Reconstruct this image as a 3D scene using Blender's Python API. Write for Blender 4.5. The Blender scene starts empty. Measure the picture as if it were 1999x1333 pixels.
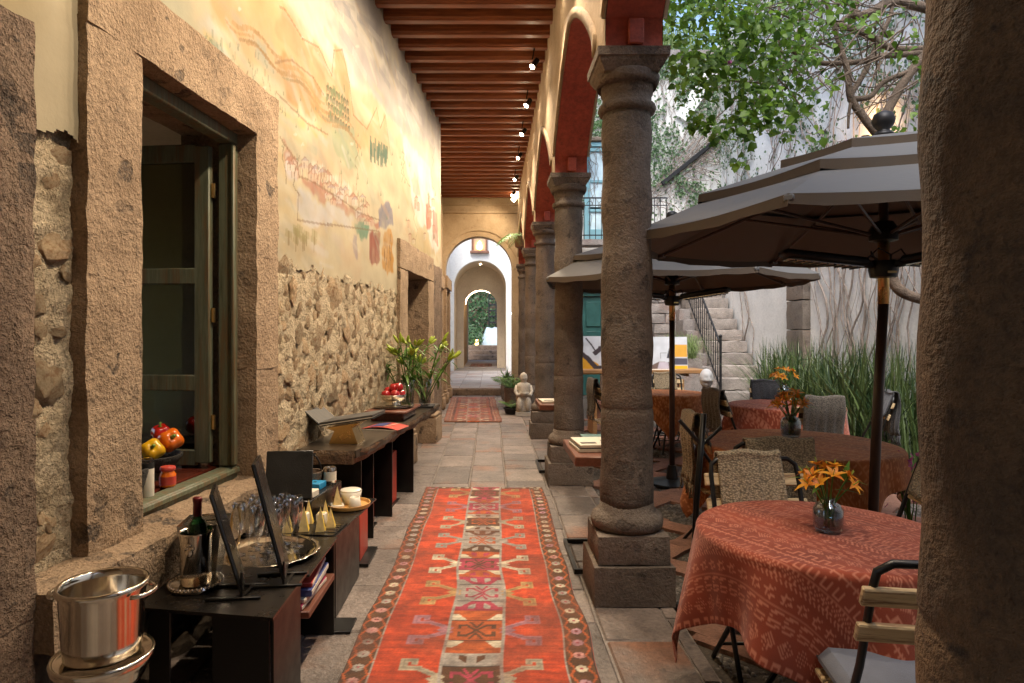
import bpy, math, random
import numpy as np
from mathutils import Vector, Matrix, noise
random.seed(7); np.random.seed(7)
R = math.radians
scene = bpy.context.scene
col = scene.collection
# ------------------------------------------------------------------ camera
cd = bpy.data.cameras.new('camera'); cam = bpy.data.objects.new('camera', cd); col.objects.link(cam)
cam.location = (0, 0, 1.5); cam.rotation_euler = (R(90), 0, 0)
cd.sensor_width = 36; cd.lens = 22.5; cd.shift_x = .0208; cd.shift_y = -.00825
cd.clip_start = .05; cd.clip_end = 500
scene.camera = cam
# ------------------------------------------------------------------ sky, sun, exposure
SUN_EL, SUN_AZ = 58, 200
w = bpy.data.worlds.new('World'); scene.world = w; w.use_nodes = True
wn = w.node_tree
sky = wn.nodes.new('ShaderNodeTexSky'); sky.sky_type = 'NISHITA'; sky.sun_disc = False
sky.sun_elevation = R(SUN_EL); sky.sun_rotation = R(SUN_AZ); sky.air_density = 1.0; sky.dust_density = 2.4; sky.ozone_density = 1.0
bg = wn.nodes['Background']; bg.inputs['Strength'].default_value = .15
wn.links.new(sky.outputs[0], bg.inputs['Color'])
sl = bpy.data.lights.new('sun', 'SUN'); sun = bpy.data.objects.new('sun', sl); col.objects.link(sun)
sl.energy = 1.5; sl.angle = R(30); sl.color = (1, .97, .93)
sun.rotation_euler = (R(90 - SUN_EL), 0, R(180 - SUN_AZ))
scene.view_settings.view_transform = 'Standard'; scene.view_settings.look = 'None'
scene.view_settings.exposure = 1.5; scene.view_settings.gamma = 1
scene.view_settings.use_curve_mapping = False
scene.cycles.use_denoising = True
scene.cycles.max_bounces = 8; scene.cycles.transmission_bounces = 8; scene.cycles.sample_clamp_indirect = 6
scene.cycles.caustics_reflective = False; scene.cycles.caustics_refractive = False

# ------------------------------------------------------------------ helpers
def lin(h):
    h = h.lstrip('#'); o = []
    for i in (0, 2, 4):
        c = int(h[i:i+2], 16) / 255
        o.append(c / 12.92 if c <= .04045 else ((c + .055) / 1.055) ** 2.4)
    return tuple(o)

class MB:
    def __init__(s): s.v = []; s.f = []
    def add(s, vs, fs, M=None):
        b = len(s.v)
        s.v += [tuple(M @ Vector(p)) for p in vs] if M is not None else [tuple(p) for p in vs]
        s.f += [tuple(i + b for i in f) for f in fs]; return s
    def box(s, c, d, b=0.0, M=None):
        hx, hy, hz = d[0]/2, d[1]/2, d[2]/2
        if b <= 0:
            vs = [(c[0]+x*hx, c[1]+y*hy, c[2]+z*hz) for x in (-1,1) for y in (-1,1) for z in (-1,1)]
            return s.add(vs, [(0,1,3,2),(4,6,7,5),(0,4,5,1),(2,3,7,6),(0,2,6,4),(1,5,7,3)], M)
        b = min(b, hx*.9, hy*.9, hz*.9)
        idx = {}; vs = []
        for x in (-1,1):
            for y in (-1,1):
                for z in (-1,1):
                    for ax in range(3):
                        h = [hx-b, hy-b, hz-b]; h[ax] = (hx,hy,hz)[ax]
                        idx[(x,y,z,ax)] = len(vs)
                        vs.append((c[0]+x*h[0], c[1]+y*h[1], c[2]+z*h[2]))
        fs = []
        for ax in range(3):
            o = [a for a in range(3) if a != ax]
            for sg in (-1,1):
                q = []
                for (p, r) in ((-1,-1),(1,-1),(1,1),(-1,1)):
                    k = [0,0,0]; k[ax] = sg; k[o[0]] = p; k[o[1]] = r
                    q.append(idx[(k[0],k[1],k[2],ax)])
                fs.append(tuple(q if (sg > 0) != (ax == 1) else q[::-1]))
        for ax in range(3):
            o = [a for a in range(3) if a != ax]
            for p in (-1,1):
                for r in (-1,1):
                    k = [0,0,0]; k[o[0]] = p; k[o[1]] = r
                    a = list(k); a[ax] = -1; bb = list(k); bb[ax] = 1
                    fs.append((idx[(*a,o[0])], idx[(*bb,o[0])], idx[(*bb,o[1])], idx[(*a,o[1])]))
        for x in (-1,1):
            for y in (-1,1):
                for z in (-1,1): fs.append(tuple(idx[(x,y,z,a)] for a in range(3)))
        return s.add(vs, fs, M)
    def rough(s, c, d, step=.06, amp=.01, fr=6, seed=0, M=None, es=.6):
        n = [max(1, int(round(d[i]/step))) for i in range(3)]
        vid = {}; vs = []; fs = []
        def vert(i, j, k):
            if (i,j,k) in vid: return vid[(i,j,k)]
            p = Vector((d[0]*(i/n[0]-.5), d[1]*(j/n[1]-.5), d[2]*(k/n[2]-.5)))
            q = (p + Vector(c) + Vector((seed*3.1, seed*1.7, 0)))
            nv = noise.noise_vector(q*fr)*amp + noise.noise_vector(q*fr*3)*amp*.5
            e = sum((i in (0,n[0]), j in (0,n[1]), k in (0,n[2])))
            if e >= 2: nv -= Vector([math.copysign(1, p[a]) if (i,j,k)[a] in (0,n[a]) else 0 for a in range(3)])*amp*es*(1+noise.noise(q*fr*2))
            vid[(i,j,k)] = len(vs); vs.append(tuple(p+nv+Vector(c))); return vid[(i,j,k)]
        for ax in range(3):
            o = [a for a in range(3) if a != ax]
            for e in (0, n[ax]):
                for i in range(n[o[0]]):
                    for j in range(n[o[1]]):
                        q = []
                        for (p, r) in ((0,0),(1,0),(1,1),(0,1)):
                            k = [0,0,0]; k[ax] = e; k[o[0]] = i+p; k[o[1]] = j+r
                            q.append(vert(*k))
                        fs.append(tuple(q if (e > 0) != (ax == 1) else q[::-1]))
        return s.add(vs, fs, M)
    def tube(s, pts, r, n=8, caps=True):
        pts = [Vector(p) for p in pts]; m = len(pts)
        rr = r if isinstance(r, (list, tuple)) else [r]*m
        vs = []; fs = []; prev = None
        for i, p in enumerate(pts):
            t = (pts[min(i+1,m-1)] - pts[max(i-1,0)])
            t = t.normalized() if t.length > 1e-9 else Vector((0,0,1))
            if prev is None:
                a = Vector((0,0,1)) if abs(t.z) < .9 else Vector((1,0,0))
                u = t.cross(a).normalized()
            else:
                u = prev - t*prev.dot(t)
                u = u.normalized() if u.length > 1e-6 else t.orthogonal().normalized()
            prev = u; vv = t.cross(u)
            for k in range(n):
                a = 2*math.pi*k/n
                vs.append(tuple(p + (u*math.cos(a) + vv*math.sin(a))*rr[i]))
        for i in range(m-1):
            for k in range(n):
                fs.append((i*n+k, i*n+(k+1)%n, (i+1)*n+(k+1)%n, (i+1)*n+k))
        if caps: fs += [tuple(range(n))[::-1], tuple((m-1)*n+k for k in range(n))]
        return s.add(vs, fs)
    def lathe(s, prof, n=24, c=(0,0,0), M=None, caps=True, sq=1.0):
        vs = []; fs = []; m = len(prof)
        for (r, z) in prof:
            for k in range(n):
                a = 2*math.pi*k/n
                vs.append((c[0]+r*math.cos(a), c[1]+r*math.sin(a)*sq, c[2]+z))
        for i in range(m-1):
            for k in range(n):
                fs.append((i*n+k, i*n+(k+1)%n, (i+1)*n+(k+1)%n, (i+1)*n+k))
        if caps: fs += [tuple(range(n))[::-1], tuple((m-1)*n+k for k in range(n))]
        return s.add(vs, fs, M)
    def prism(s, poly, ax, a0, a1, M=None):
        """poly 2D, extruded along axis ax from a0 to a1"""
        n = len(poly); vs = []
        for a in (a0, a1):
            for (p, q) in poly:
                vs.append({0:(a,p,q), 1:(p,a,q), 2:(p,q,a)}[ax])
        fs = [tuple(range(n))[::-1], tuple(range(n, 2*n))]
        for i in range(n): fs.append((i, (i+1)%n, n+(i+1)%n, n+i))
        return s.add(vs, fs, M)
    def grid(s, P):
        ny, nx = len(P), len(P[0])
        return s.add([p for row in P for p in row], [(j*nx+i, j*nx+i+1, (j+1)*nx+i+1, (j+1)*nx+i) for j in range(ny-1) for i in range(nx-1)])
    def sphere(s, c, r, n=12, m=8, M=None, f=None):
        if not isinstance(r, (tuple, list)): r = (r, r, r)
        vs = []; fs = []
        for j in range(m+1):
            th = math.pi*j/m
            for k in range(n):
                a = 2*math.pi*k/n
                d = Vector((math.sin(th)*math.cos(a), math.sin(th)*math.sin(a), math.cos(th)))
                q = f(d) if f else 1
                vs.append((c[0]+d.x*r[0]*q, c[1]+d.y*r[1]*q, c[2]+d.z*r[2]*q))
        for j in range(m):
            for k in range(n): fs.append((j*n+k, (j+1)*n+k, (j+1)*n+(k+1)%n, j*n+(k+1)%n))
        return s.add(vs, fs, M)
    def mesh(s, name, m, smooth=False):
        me = bpy.data.meshes.new(name); me.from_pydata(s.v, [], s.f); me.validate()
        import bmesh
        b = bmesh.new(); b.from_mesh(me); bmesh.ops.recalc_face_normals(b, faces=b.faces); b.to_mesh(me); b.free()
        if m is not None: me.materials.append(m)
        if smooth: me.polygons.foreach_set('use_smooth', [True]*len(me.polygons))
        if smooth == 'auto':
            try: me.set_sharp_from_angle(angle=R(38))
            except Exception: pass
        return me

def link(name, me, parent=None, loc=(0,0,0), rot=(0,0,0)):
    o = bpy.data.objects.new(name, me); col.objects.link(o)
    o.parent = parent; o.location = loc; o.rotation_euler = rot
    return o
def obj(name, mb, m, parent=None, loc=(0,0,0), rot=(0,0,0), smooth='auto'):
    return link(name, mb.mesh(name, m, smooth), parent, loc, rot)
def tag(o, label=None, cat=None, group=None, kind=None):
    if label: o['label'] = label
    if cat: o['category'] = cat
    if group: o['group'] = group
    if kind: o['kind'] = kind
    return o
def thing(name, label, cat, loc=(0,0,0), rz=0, group=None):
    o = link(name, None, None, loc, (0,0,rz)); o.empty_display_size = .1
    return tag(o, label, cat, group)
def struct(name, label=None, cat=None, loc=(0,0,0), rz=0):
    o = link(name, None, None, loc, (0,0,rz)); tag(o, label, cat, None, 'structure'); return o
def at(x, y, Y): return Vector(((x-958)*Y/1250, Y, 1.5-(y-650)*Y/1250))
def atz(x, y, z):
    Y = (1.5-z)*1250/(y-650); return Vector(((x-958)*Y/1250, Y, z))

# ------------------------------------------------------------------ materials
def nodes(name):
    m = bpy.data.materials.new(name); m.use_nodes = True
    nt = m.node_tree; p = nt.nodes['Principled BSDF']
    return m, nt, p
def coords(nt, rnd=True, scale=1):
    tc = nt.nodes.new('ShaderNodeTexCoord'); out = tc.outputs['Object']
    if rnd:
        oi = nt.nodes.new('ShaderNodeObjectInfo'); ml = nt.nodes.new('ShaderNodeMath'); ml.operation = 'MULTIPLY'; ml.inputs[1].default_value = 37
        nt.links.new(oi.outputs['Random'], ml.inputs[0])
        ad = nt.nodes.new('ShaderNodeVectorMath'); ad.operation = 'ADD'
        nt.links.new(out, ad.inputs[0]); nt.links.new(ml.outputs[0], ad.inputs[1]); out = ad.outputs[0]
    return out
def noi(nt, vec, sc, det=4, rough=.6):
    n = nt.nodes.new('ShaderNodeTexNoise'); n.inputs['Scale'].default_value = sc; n.inputs['Detail'].default_value = det; n.inputs['Roughness'].default_value = rough
    nt.links.new(vec, n.inputs['Vector']); return n.outputs[0]
def ramp(nt, fac, stops):
    r = nt.nodes.new('ShaderNodeValToRGB'); el = r.color_ramp.elements
    while len(el) < len(stops): el.new(.5)
    for e, (p, c) in zip(el, stops):
        e.position = p; e.color = (*c, 1) if len(c) == 3 else c
    nt.links.new(fac, r.inputs[0]); return r.outputs[0]
def mix(nt, fac, a, b, mode='MIX'):
    m = nt.nodes.new('ShaderNodeMix'); m.data_type = 'RGBA'; m.blend_type = mode
    for sock, v in ((m.inputs[0], fac), (m.inputs[6], a), (m.inputs[7], b)):
        if isinstance(v, (int, float)): sock.default_value = v
        elif isinstance(v, tuple): sock.default_value = (*v[:3], 1)
        else: nt.links.new(v, sock)
    return m.outputs[2]
def bump(nt, p, h, strength=.5, dist=.01, prev=None):
    b = nt.nodes.new('ShaderNodeBump'); b.inputs['Strength'].default_value = strength; b.inputs['Distance'].default_value = dist
    nt.links.new(h, b.inputs['Height'])
    if prev is not None: nt.links.new(prev, b.inputs['Normal'])
    nt.links.new(b.outputs[0], p.inputs['Normal']); return b.outputs[0]
def stone(name, a, b, dark, sc=3, pit=.5, bs=.6, tint=None, fine=70, rough=.9, orand=0, inc=0, spk=.55, bd=.012, tlo=.48):
    m, nt, p = nodes(name); v = coords(nt)
    n1 = noi(nt, v, sc, 6); c = ramp(nt, n1, [(.32, a), (.68, b)])
    if tint:
        n3 = noi(nt, v, sc*.45, 3); c = mix(nt, ramp(nt, n3, [(tlo, (0,0,0)), (tlo+.16, (.8,.8,.8))]), c, tint)
    n2 = noi(nt, v, sc*4.5, 5, .65); msk = ramp(nt, n2, [(.60, (0,0,0)), (.70, (pit,)*3)])
    c = mix(nt, msk, c, dark)
    if inc:
        dv = nt.nodes.new('ShaderNodeTexNoise'); dv.inputs['Scale'].default_value = 9; dv.inputs['Detail'].default_value = 3; nt.links.new(v, dv.inputs['Vector'])
        av = nt.nodes.new('ShaderNodeVectorMath'); av.operation = 'MULTIPLY_ADD'; nt.links.new(dv.outputs[1], av.inputs[0]); av.inputs[1].default_value = (.14,.14,.14); nt.links.new(v, av.inputs[2])
        vo = nt.nodes.new('ShaderNodeTexVoronoi'); vo.inputs['Scale'].default_value = 8.5; nt.links.new(av.outputs[0], vo.inputs['Vector'])
        sel = nt.nodes.new('ShaderNodeSeparateColor'); nt.links.new(vo.outputs['Color'], sel.inputs[0])
        rad = nt.nodes.new('ShaderNodeMapRange'); rad.inputs[1].default_value = .45; rad.inputs[2].default_value = 1; rad.inputs[3].default_value = 0; rad.inputs[4].default_value = .66; nt.links.new(sel.outputs[0], rad.inputs[0])
        lt = nt.nodes.new('ShaderNodeMath'); lt.operation = 'SUBTRACT'; nt.links.new(rad.outputs[0], lt.inputs[0]); nt.links.new(vo.outputs['Distance'], lt.inputs[1])
        im = ramp(nt, lt.outputs[0], [(.0, (0,0,0)), (.09, (inc,)*3)])
        im = mix(nt, 1.0, im, ramp(nt, noi(nt, v, 2.3, 2), [(.42,(.08,)*3),(.6,(1,)*3)]), 'MULTIPLY')
        nd = noi(nt, v, 55, 3, .7); c = mix(nt, mix(nt, 1.0, im, ramp(nt, nd, [(.35,(.25,)*3),(.6,(1,)*3)]), 'MULTIPLY'), c, tuple(x*.9 for x in dark))
    n4 = noi(nt, v, fine, 3, .7); c = mix(nt, spk, c, ramp(nt, n4, [(.3, (.35,.35,.35)), (.7, (1.25,1.25,1.25))]), 'MULTIPLY')
    if orand:
        oi = nt.nodes.new('ShaderNodeObjectInfo'); c = mix(nt, 1.0, c, ramp(nt, oi.outputs['Random'], [(0, (1-orand,)*3), (1, (1+orand, 1+orand*.85, 1+orand*.75))]), 'MULTIPLY')
    nt.links.new(c, p.inputs['Base Color']); p.inputs['Roughness'].default_value = rough
    b1 = bump(nt, p, n4, min(1, bs), bd)
    b2 = bump(nt, p, n2, min(1, bs*.8), bd*1.8, b1)
    if inc:
        iv = nt.nodes.new('ShaderNodeMath'); iv.operation = 'SUBTRACT'; iv.inputs[0].default_value = 1; nt.links.new(im, iv.inputs[1]); bump(nt, p, iv.outputs[0], .5, .012, b2)
    return m
def plain(name, c, rough=.5, metal=0, var=.15, sc=8, bs=0, fine=60, spec=None, trans=0, ior=1.45, coat=0, sheen=0):
    m, nt, p = nodes(name); v = coords(nt)
    n1 = noi(nt, v, sc, 5)
    cc = mix(nt, 1.0, c, ramp(nt, n1, [(.3, (1-var,)*3), (.7, (1+var,)*3)]), 'MULTIPLY')
    nt.links.new(cc, p.inputs['Base Color']); p.inputs['Metallic'].default_value = metal; p.inputs['Roughness'].default_value = rough
    if var and rough > .15 and not trans:
        rr = ramp(nt, n1, [(.3, (rough*.8,)*3), (.7, (min(1, rough*1.2),)*3)]); nt.links.new(rr, p.inputs['Roughness'])
    if bs: bump(nt, p, noi(nt, v, fine, 4, .65), bs, .006)
    if trans: p.inputs['Transmission Weight'].default_value = trans; p.inputs['IOR'].default_value = ior
    if coat: p.inputs['Coat Weight'].default_value = coat; p.inputs['Coat Roughness'].default_value = .1
    if sheen: p.inputs['Sheen Weight'].default_value = sheen
    return m
def wood(name, a, b, axis=1, sc=6, rough=.5, bs=.25, wear=None):
    m, nt, p = nodes(name); v = coords(nt)
    mp = nt.nodes.new('ShaderNodeMapping'); s = [sc*6]*3; s[axis] = sc*.5; mp.inputs['Scale'].default_value = s
    nt.links.new(v, mp.inputs['Vector']); n = noi(nt, mp.outputs[0], 1.6, 6, .65)
    c = ramp(nt, n, [(.3, a), (.7, b)])
    if wear:
        n2 = noi(nt, mp.outputs[0], .7, 5, .7); c = mix(nt, ramp(nt, n2, [(.5, (0,0,0)), (.62, (1,1,1))]), c, wear)
    nt.links.new(c, p.inputs['Base Color']); p.inputs['Roughness'].default_value = rough
    bump(nt, p, n, bs, .006); return m
def vcol(name, rough=.9, bs=.3, fine=150, var=.2, vsc=6, sheen=0, att='paint'):
    m, nt, p = nodes(name); a = nt.nodes.new('ShaderNodeAttribute'); a.attribute_name = att
    v = coords(nt, False); n = noi(nt, v, vsc, 6, .65)
    c = mix(nt, 1.0, a.outputs['Color'], ramp(nt, n, [(.3, (1-var,)*3), (.7, (1+var,)*3)]), 'MULTIPLY')
    nt.links.new(c, p.inputs['Base Color']); p.inputs['Roughness'].default_value = rough
    bump(nt, p, noi(nt, v, fine, 3, .7), bs, .004)
    if sheen: p.inputs['Sheen Weight'].default_value = sheen
    return m
def emit(name, c, s):
    m, nt, p = nodes(name); p.inputs['Base Color'].default_value = (*c, 1)
    p.inputs['Emission Color'].default_value = (*c, 1); p.inputs['Emission Strength'].default_value = s; return m
def knit(name, c):
    m, nt, p = nodes(name); v = coords(nt)
    vo = nt.nodes.new('ShaderNodeTexVoronoi'); vo.inputs['Scale'].default_value = 95
    mp = nt.nodes.new('ShaderNodeMapping'); mp.inputs['Scale'].default_value = (1, 1, 1.6); nt.links.new(v, mp.inputs[0]); nt.links.new(mp.outputs[0], vo.inputs['Vector'])
    cc = ramp(nt, vo.outputs['Distance'], [(.1, tuple(x*1.2 for x in c)), (.75, tuple(x*.35 for x in c))])
    nt.links.new(cc, p.inputs['Base Color']); p.inputs['Roughness'].default_value = .95; p.inputs['Sheen Weight'].default_value = .2
    inv = nt.nodes.new('ShaderNodeMath'); inv.operation = 'SUBTRACT'; inv.inputs[0].default_value = 1; nt.links.new(vo.outputs['Distance'], inv.inputs[1])
    bump(nt, p, inv.outputs[0], .7, .006); return m
def leafmat(name, a, b, trans=.35, rough=.5):
    m, nt, p = nodes(name); v = coords(nt, False)
    g = nt.nodes.new('ShaderNodeNewGeometry'); c = ramp(nt, g.outputs['Random Per Island'], [(0, a), (1, b)])
    nt.links.new(c, p.inputs['Base Color']); p.inputs['Roughness'].default_value = rough
    t = nt.nodes.new('ShaderNodeBsdfTranslucent'); nt.links.new(c, t.inputs[0])
    ms = nt.nodes.new('ShaderNodeMixShader'); ms.inputs[0].default_value = trans
    nt.links.new(p.outputs[0], ms.inputs[1]); nt.links.new(t.outputs[0], ms.inputs[2])
    nt.links.new(ms.outputs[0], nt.nodes['Material Output'].inputs[0]); return m

M = dict(
 cantera=stone('cantera_stone', (.30,.205,.125), (.45,.325,.21), (.06,.045,.035), 4, .5, 1.0, inc=1.0, bd=.016),
 cantera_dark=stone('weathered_cantera', (.19,.125,.085), (.33,.23,.155), (.035,.028,.025), 4.5, .8, 1.0, inc=.8, bd=.03),
 column=stone('column_stone', (.115,.093,.074), (.235,.193,.157), (.032,.027,.024), 2.6, .75, .9, tint=(.205,.15,.11), inc=.6, bd=.012),
 column_rust_shade=stone('rust_shaded_column', (.06,.036,.019), (.18,.102,.047), (.025,.017,.012), 2.6, .8, .9, tint=(.2,.10,.036), inc=.4, bd=.012),  # nearest column: rust-brown stone, with foreground shade darkened into its colour
 rubble=stone('rubble_stone', (.56,.42,.25), (.76,.61,.41), (.13,.085,.05), 9, .6, 1.0, tint=(.42,.23,.11), orand=.3, bd=.03),
 mortar=stone('lime_mortar', (.60,.48,.31), (.78,.65,.45), (.15,.105,.065), 8, .6, 1.0, bd=.03),
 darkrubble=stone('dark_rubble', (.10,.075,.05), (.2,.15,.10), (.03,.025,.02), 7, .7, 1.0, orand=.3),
 floor=stone('floor_tile_stone', (.125,.105,.094), (.25,.21,.185), (.06,.05,.045), 3.0, .7, .5, tint=(.29,.125,.062), fine=45, rough=.5, orand=.28, inc=.5, tlo=.57),
 floorjoint=stone('floor_joint', (.20,.175,.155), (.30,.265,.235), (.09,.08,.07), 6, .4, .4),
 bluetile=stone('pale_tile', (.34,.33,.34), (.46,.44,.44), (.2,.17,.16), 4, .5, .3, tint=(.36,.25,.21), rough=.6, orand=.2),
 pebble=stone('pebble', (.10,.09,.08), (.24,.21,.18), (.05,.045,.04), 9, .3, .2, rough=.7),
 earth=stone('dark_earth', (.06,.05,.04), (.11,.09,.07), (.03,.025,.02), 8, .5, .6),
 terracotta=stone('terracotta_slab', (.22,.11,.075), (.33,.17,.115), (.1,.06,.05), 5, .5, .4, orand=.2),
 greystone=stone('grey_block_stone', (.24,.215,.20), (.36,.325,.30), (.10,.085,.08), 6, .7, .9, tint=(.31,.23,.2), orand=.2),
 stepstone=stone('step_stone', (.25,.22,.195), (.38,.335,.295), (.12,.095,.085), 6, .6, .8, orand=.15),
 plaster=stone('aged_white_plaster', (.63,.625,.60), (.76,.755,.73), (.46,.44,.41), 1.6, .4, .25, fine=25, spk=.2),
 cream=stone('cream_plaster', (.62,.50,.35), (.72,.60,.43), (.48,.36,.24), 1.5, .3, .2, fine=20, spk=.15),
 beige=stone('beige_plaster', (.42,.31,.19), (.54,.42,.28), (.26,.18,.11), 2.2, .6, .25, fine=25, spk=.15),
 spandrel=stone('spandrel_plaster', (.40,.30,.19), (.53,.41,.275), (.22,.15,.09), 3, .6, .35, fine=30, spk=.15),
 white=stone('white_plaster', (.72,.72,.70), (.80,.80,.78), (.6,.59,.57), 1.5, .25, .12, fine=20, spk=.15),
 red=stone('red_limewash', (.30,.045,.024), (.45,.085,.042), (.2,.035,.02), 2.5, .5, .2, fine=25, rough=.55),
 beam=wood('red_brown_beam', (.13,.036,.014), (.29,.092,.034), 0, 4, .45, .3),
 board=wood('ceiling_board', (.06,.02,.01), (.11,.036,.016), 1, 4, .6, .3),
 greenwood=wood('worn_green_wood', (.07,.08,.045), (.16,.18,.12), 2, 5, .55, .4, wear=(.14,.095,.045)),
 darkwood=wood('dark_red_wood', (.06,.012,.008), (.12,.026,.014), 1, 4, .18, .1),
 oak=wood('oak_board', (.30,.15,.06), (.45,.245,.10), 0, 5, .5, .2),
 redwoodtop=wood('red_brown_top', (.11,.038,.022), (.19,.07,.04), 1, 4, .4, .2),
 slab=wood('black_live_edge', (.03,.024,.018), (.075,.058,.042), 1, 3, .33, .25),
 bark_edge=stone('live_edge_bark', (.09,.055,.03), (.25,.155,.08), (.02,.015,.01), 14, .8, 1.0, fine=50, rough=.6),
 slat=wood('chipped_cream_slat', (.5,.36,.18), (.64,.48,.27), 0, 9, .7, .5, wear=(.22,.13,.06)),
 pole=wood('umbrella_pole_wood', (.03,.016,.012), (.06,.03,.02), 2, 5, .4, .1),
 bamboo=wood('bamboo_tray', (.5,.27,.08), (.62,.36,.12), 0, 6, .45, .1),
 blackmetal=plain('black_steel', (.006,.0055,.005), .38, .2, .25, 10),
 blacktop=plain('waxed_black_steel', (.022,.019,.016), .27, .5, .35, 5, .08, 40),
 iron=plain('dark_iron', (.018,.018,.02), .5, .4, .3, 20),
 silver=plain('silver_plate', (.72,.66,.56), .13, 1, .12, 9),
 steel=plain('brushed_steel', (.6,.57,.52), .22, 1, .1, 9),
 brass=plain('brass', (.6,.4,.16), .3, 1, .15, 9),
 leather=plain('black_leather', (.016,.016,.015), .45, 0, .2, 10, .3, 120),
 glass=plain('clear_glass', (.97,.98,.97), .02, 0, 0, 5, trans=1),
 blueglass=plain('smoky_blue_glass', (.42,.55,.62), .03, 0, 0, 5, trans=1),
 bottle=plain('green_bottle_glass', (.02,.22,.05), .03, 0, 0, 5, trans=.9),
 water=plain('water', (.9,.95,.95), .0, 0, 0, 5, trans=1, ior=1.33),
 foil=plain('wine_red_foil', (.12,.012,.014), .35, .3, .2, 30),
 ceramic=plain('white_ceramic', (.72,.68,.58), .3, 0, .06, 8),
 cheese=plain('pale_yellow_wax', (.72,.56,.25), .6, 0, .2, 25, .3, 80),
 rind=plain('bright_yellow_side', (.72,.5,.07), .6, 0, .2, 25),
 redlac=plain('red_lacquer', (.42,.04,.02), .45, 0, .2, 6),
 paper=plain('paper', (.65,.6,.5), .8, 0, .1, 20),
 greypage=plain('dark_print_page', (.07,.066,.06), .7, 0, .6, 9),
 cover_red=plain('red_cover', (.5,.06,.045), .35, 0, .2, 9),
 cover_blue=plain('blue_cover', (.05,.07,.22), .4, 0, .2, 9),
 cover_teal=plain('teal_cover', (.1,.19,.18), .5, 0, .2, 9),
 cyan=plain('cyan_card', (.01,.25,.5), .5, 0, .1, 9),
 magenta=plain('magenta_cover', (.3,.02,.07), .4, 0, .2, 9),
 apple=plain('red_apple', (.34,.012,.012), .2, 0, .45, 14, coat=.5),
 pep_y=plain('yellow_pepper', (.75,.42,.012), .22, 0, .1, 10, coat=.5),
 pep_o=plain('orange_pepper', (.72,.15,.008), .22, 0, .12, 10, coat=.5),
 pep_r=plain('red_pepper', (.42,.012,.008), .22, 0, .15, 10, coat=.5),
 pepgreen=plain('pepper_stem', (.16,.26,.04), .5, 0, .2, 20),
 basalt=stone('basalt_bowl', (.03,.028,.025), (.06,.055,.05), (.01,.01,.01), 12, .6, .8),
 canvas_top=plain('grey_canvas', (.135,.134,.132), .85, 0, .16, 2.2, .35, 9),
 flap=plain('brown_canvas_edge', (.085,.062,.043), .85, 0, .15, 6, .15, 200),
 cushion=plain('slate_cushion', (.15,.16,.18), .95, 0, .1, 20, .4, 250),
 greyfabric=plain('pale_blue_cover', (.34,.42,.45), .8, 0, .15, 6, .3, 30),
 pillow=plain('cream_pillow', (.55,.52,.46), .9, 0, .1, 6, .3, 60),
 wool=knit('taupe_knit', (.38,.295,.18)), wool_dark=knit('charcoal_knit', (.055,.055,.06)), wool_grey=knit('warm_grey_knit', (.20,.17,.135)),
 bark=stone('tree_bark', (.12,.085,.06), (.24,.175,.125), (.04,.03,.02), 9, .6, .9),
 vine=stone('vine_stem', (.20,.16,.13), (.34,.28,.24), (.1,.08,.06), 12, .4, .4),
 leaf=leafmat('bougainvillea_leaf', (.045,.115,.01), (.19,.32,.035), .5),
 ivy=leafmat('ivy_leaf', (.04,.09,.035), (.13,.21,.09), .2),
 blade=leafmat('strap_leaf', (.018,.05,.018), (.13,.18,.055), .2, .4),
 lilyleaf=leafmat('lily_leaf', (.05,.13,.015), (.12,.24,.03), .25),
 bud=leafmat('lily_bud', (.28,.40,.03), (.42,.5,.06), .2),
 palm=leafmat('palm_frond', (.05,.14,.03), (.14,.26,.06), .3),
 grassy=leafmat('fine_grass', (.12,.2,.05), (.3,.38,.14), .3),
 shrub=leafmat('shrub_leaf', (.015,.05,.015), (.06,.14,.035), .3),
 petal=leafmat('orange_petal', (.62,.17,.01), (.8,.36,.02), .25, .5),
 pink=leafmat('magenta_petal', (.5,.08,.3), (.65,.2,.5), .3, .5),
 teal=plain('teal_door_paint', (.02,.09,.08), .5, 0, .3, 4, .2, 40),
 bluedoor=plain('pale_blue_door_paint', (.2,.4,.46), .5, 0, .12, 4, .1, 40),
 pane=plain('window_glass', (.55,.7,.75), .05, 0, .2, 3),
 marble=stone('pale_carved_stone', (.52,.48,.40), (.68,.63,.54), (.26,.22,.17), 7, .4, .35),
 whitehead=plain('white_plaster_head', (.55,.55,.54), .6, 0, .08, 12, .2, 60),
 black=plain('matt_black', (.008,.008,.008), .7, 0, .1, 8),
 lamp=emit('lit_lamp', (1, .80, .55), 60), strip=emit('lit_strip', (1, .78, .5), 9), niche=emit('lit_niche', (1, .52, .2), 4),
 mural=vcol('painted_mural', .9, .25, 45, .10, 3), rug=vcol('woven_wool', .95, .5, 220, .28, 9, .2), cloth=vcol('printed_cotton', .9, .3, 260, .12, 8, .15),
 art=vcol('painted_canvas', .7, .2, 90, .06, 5),
)
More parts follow.
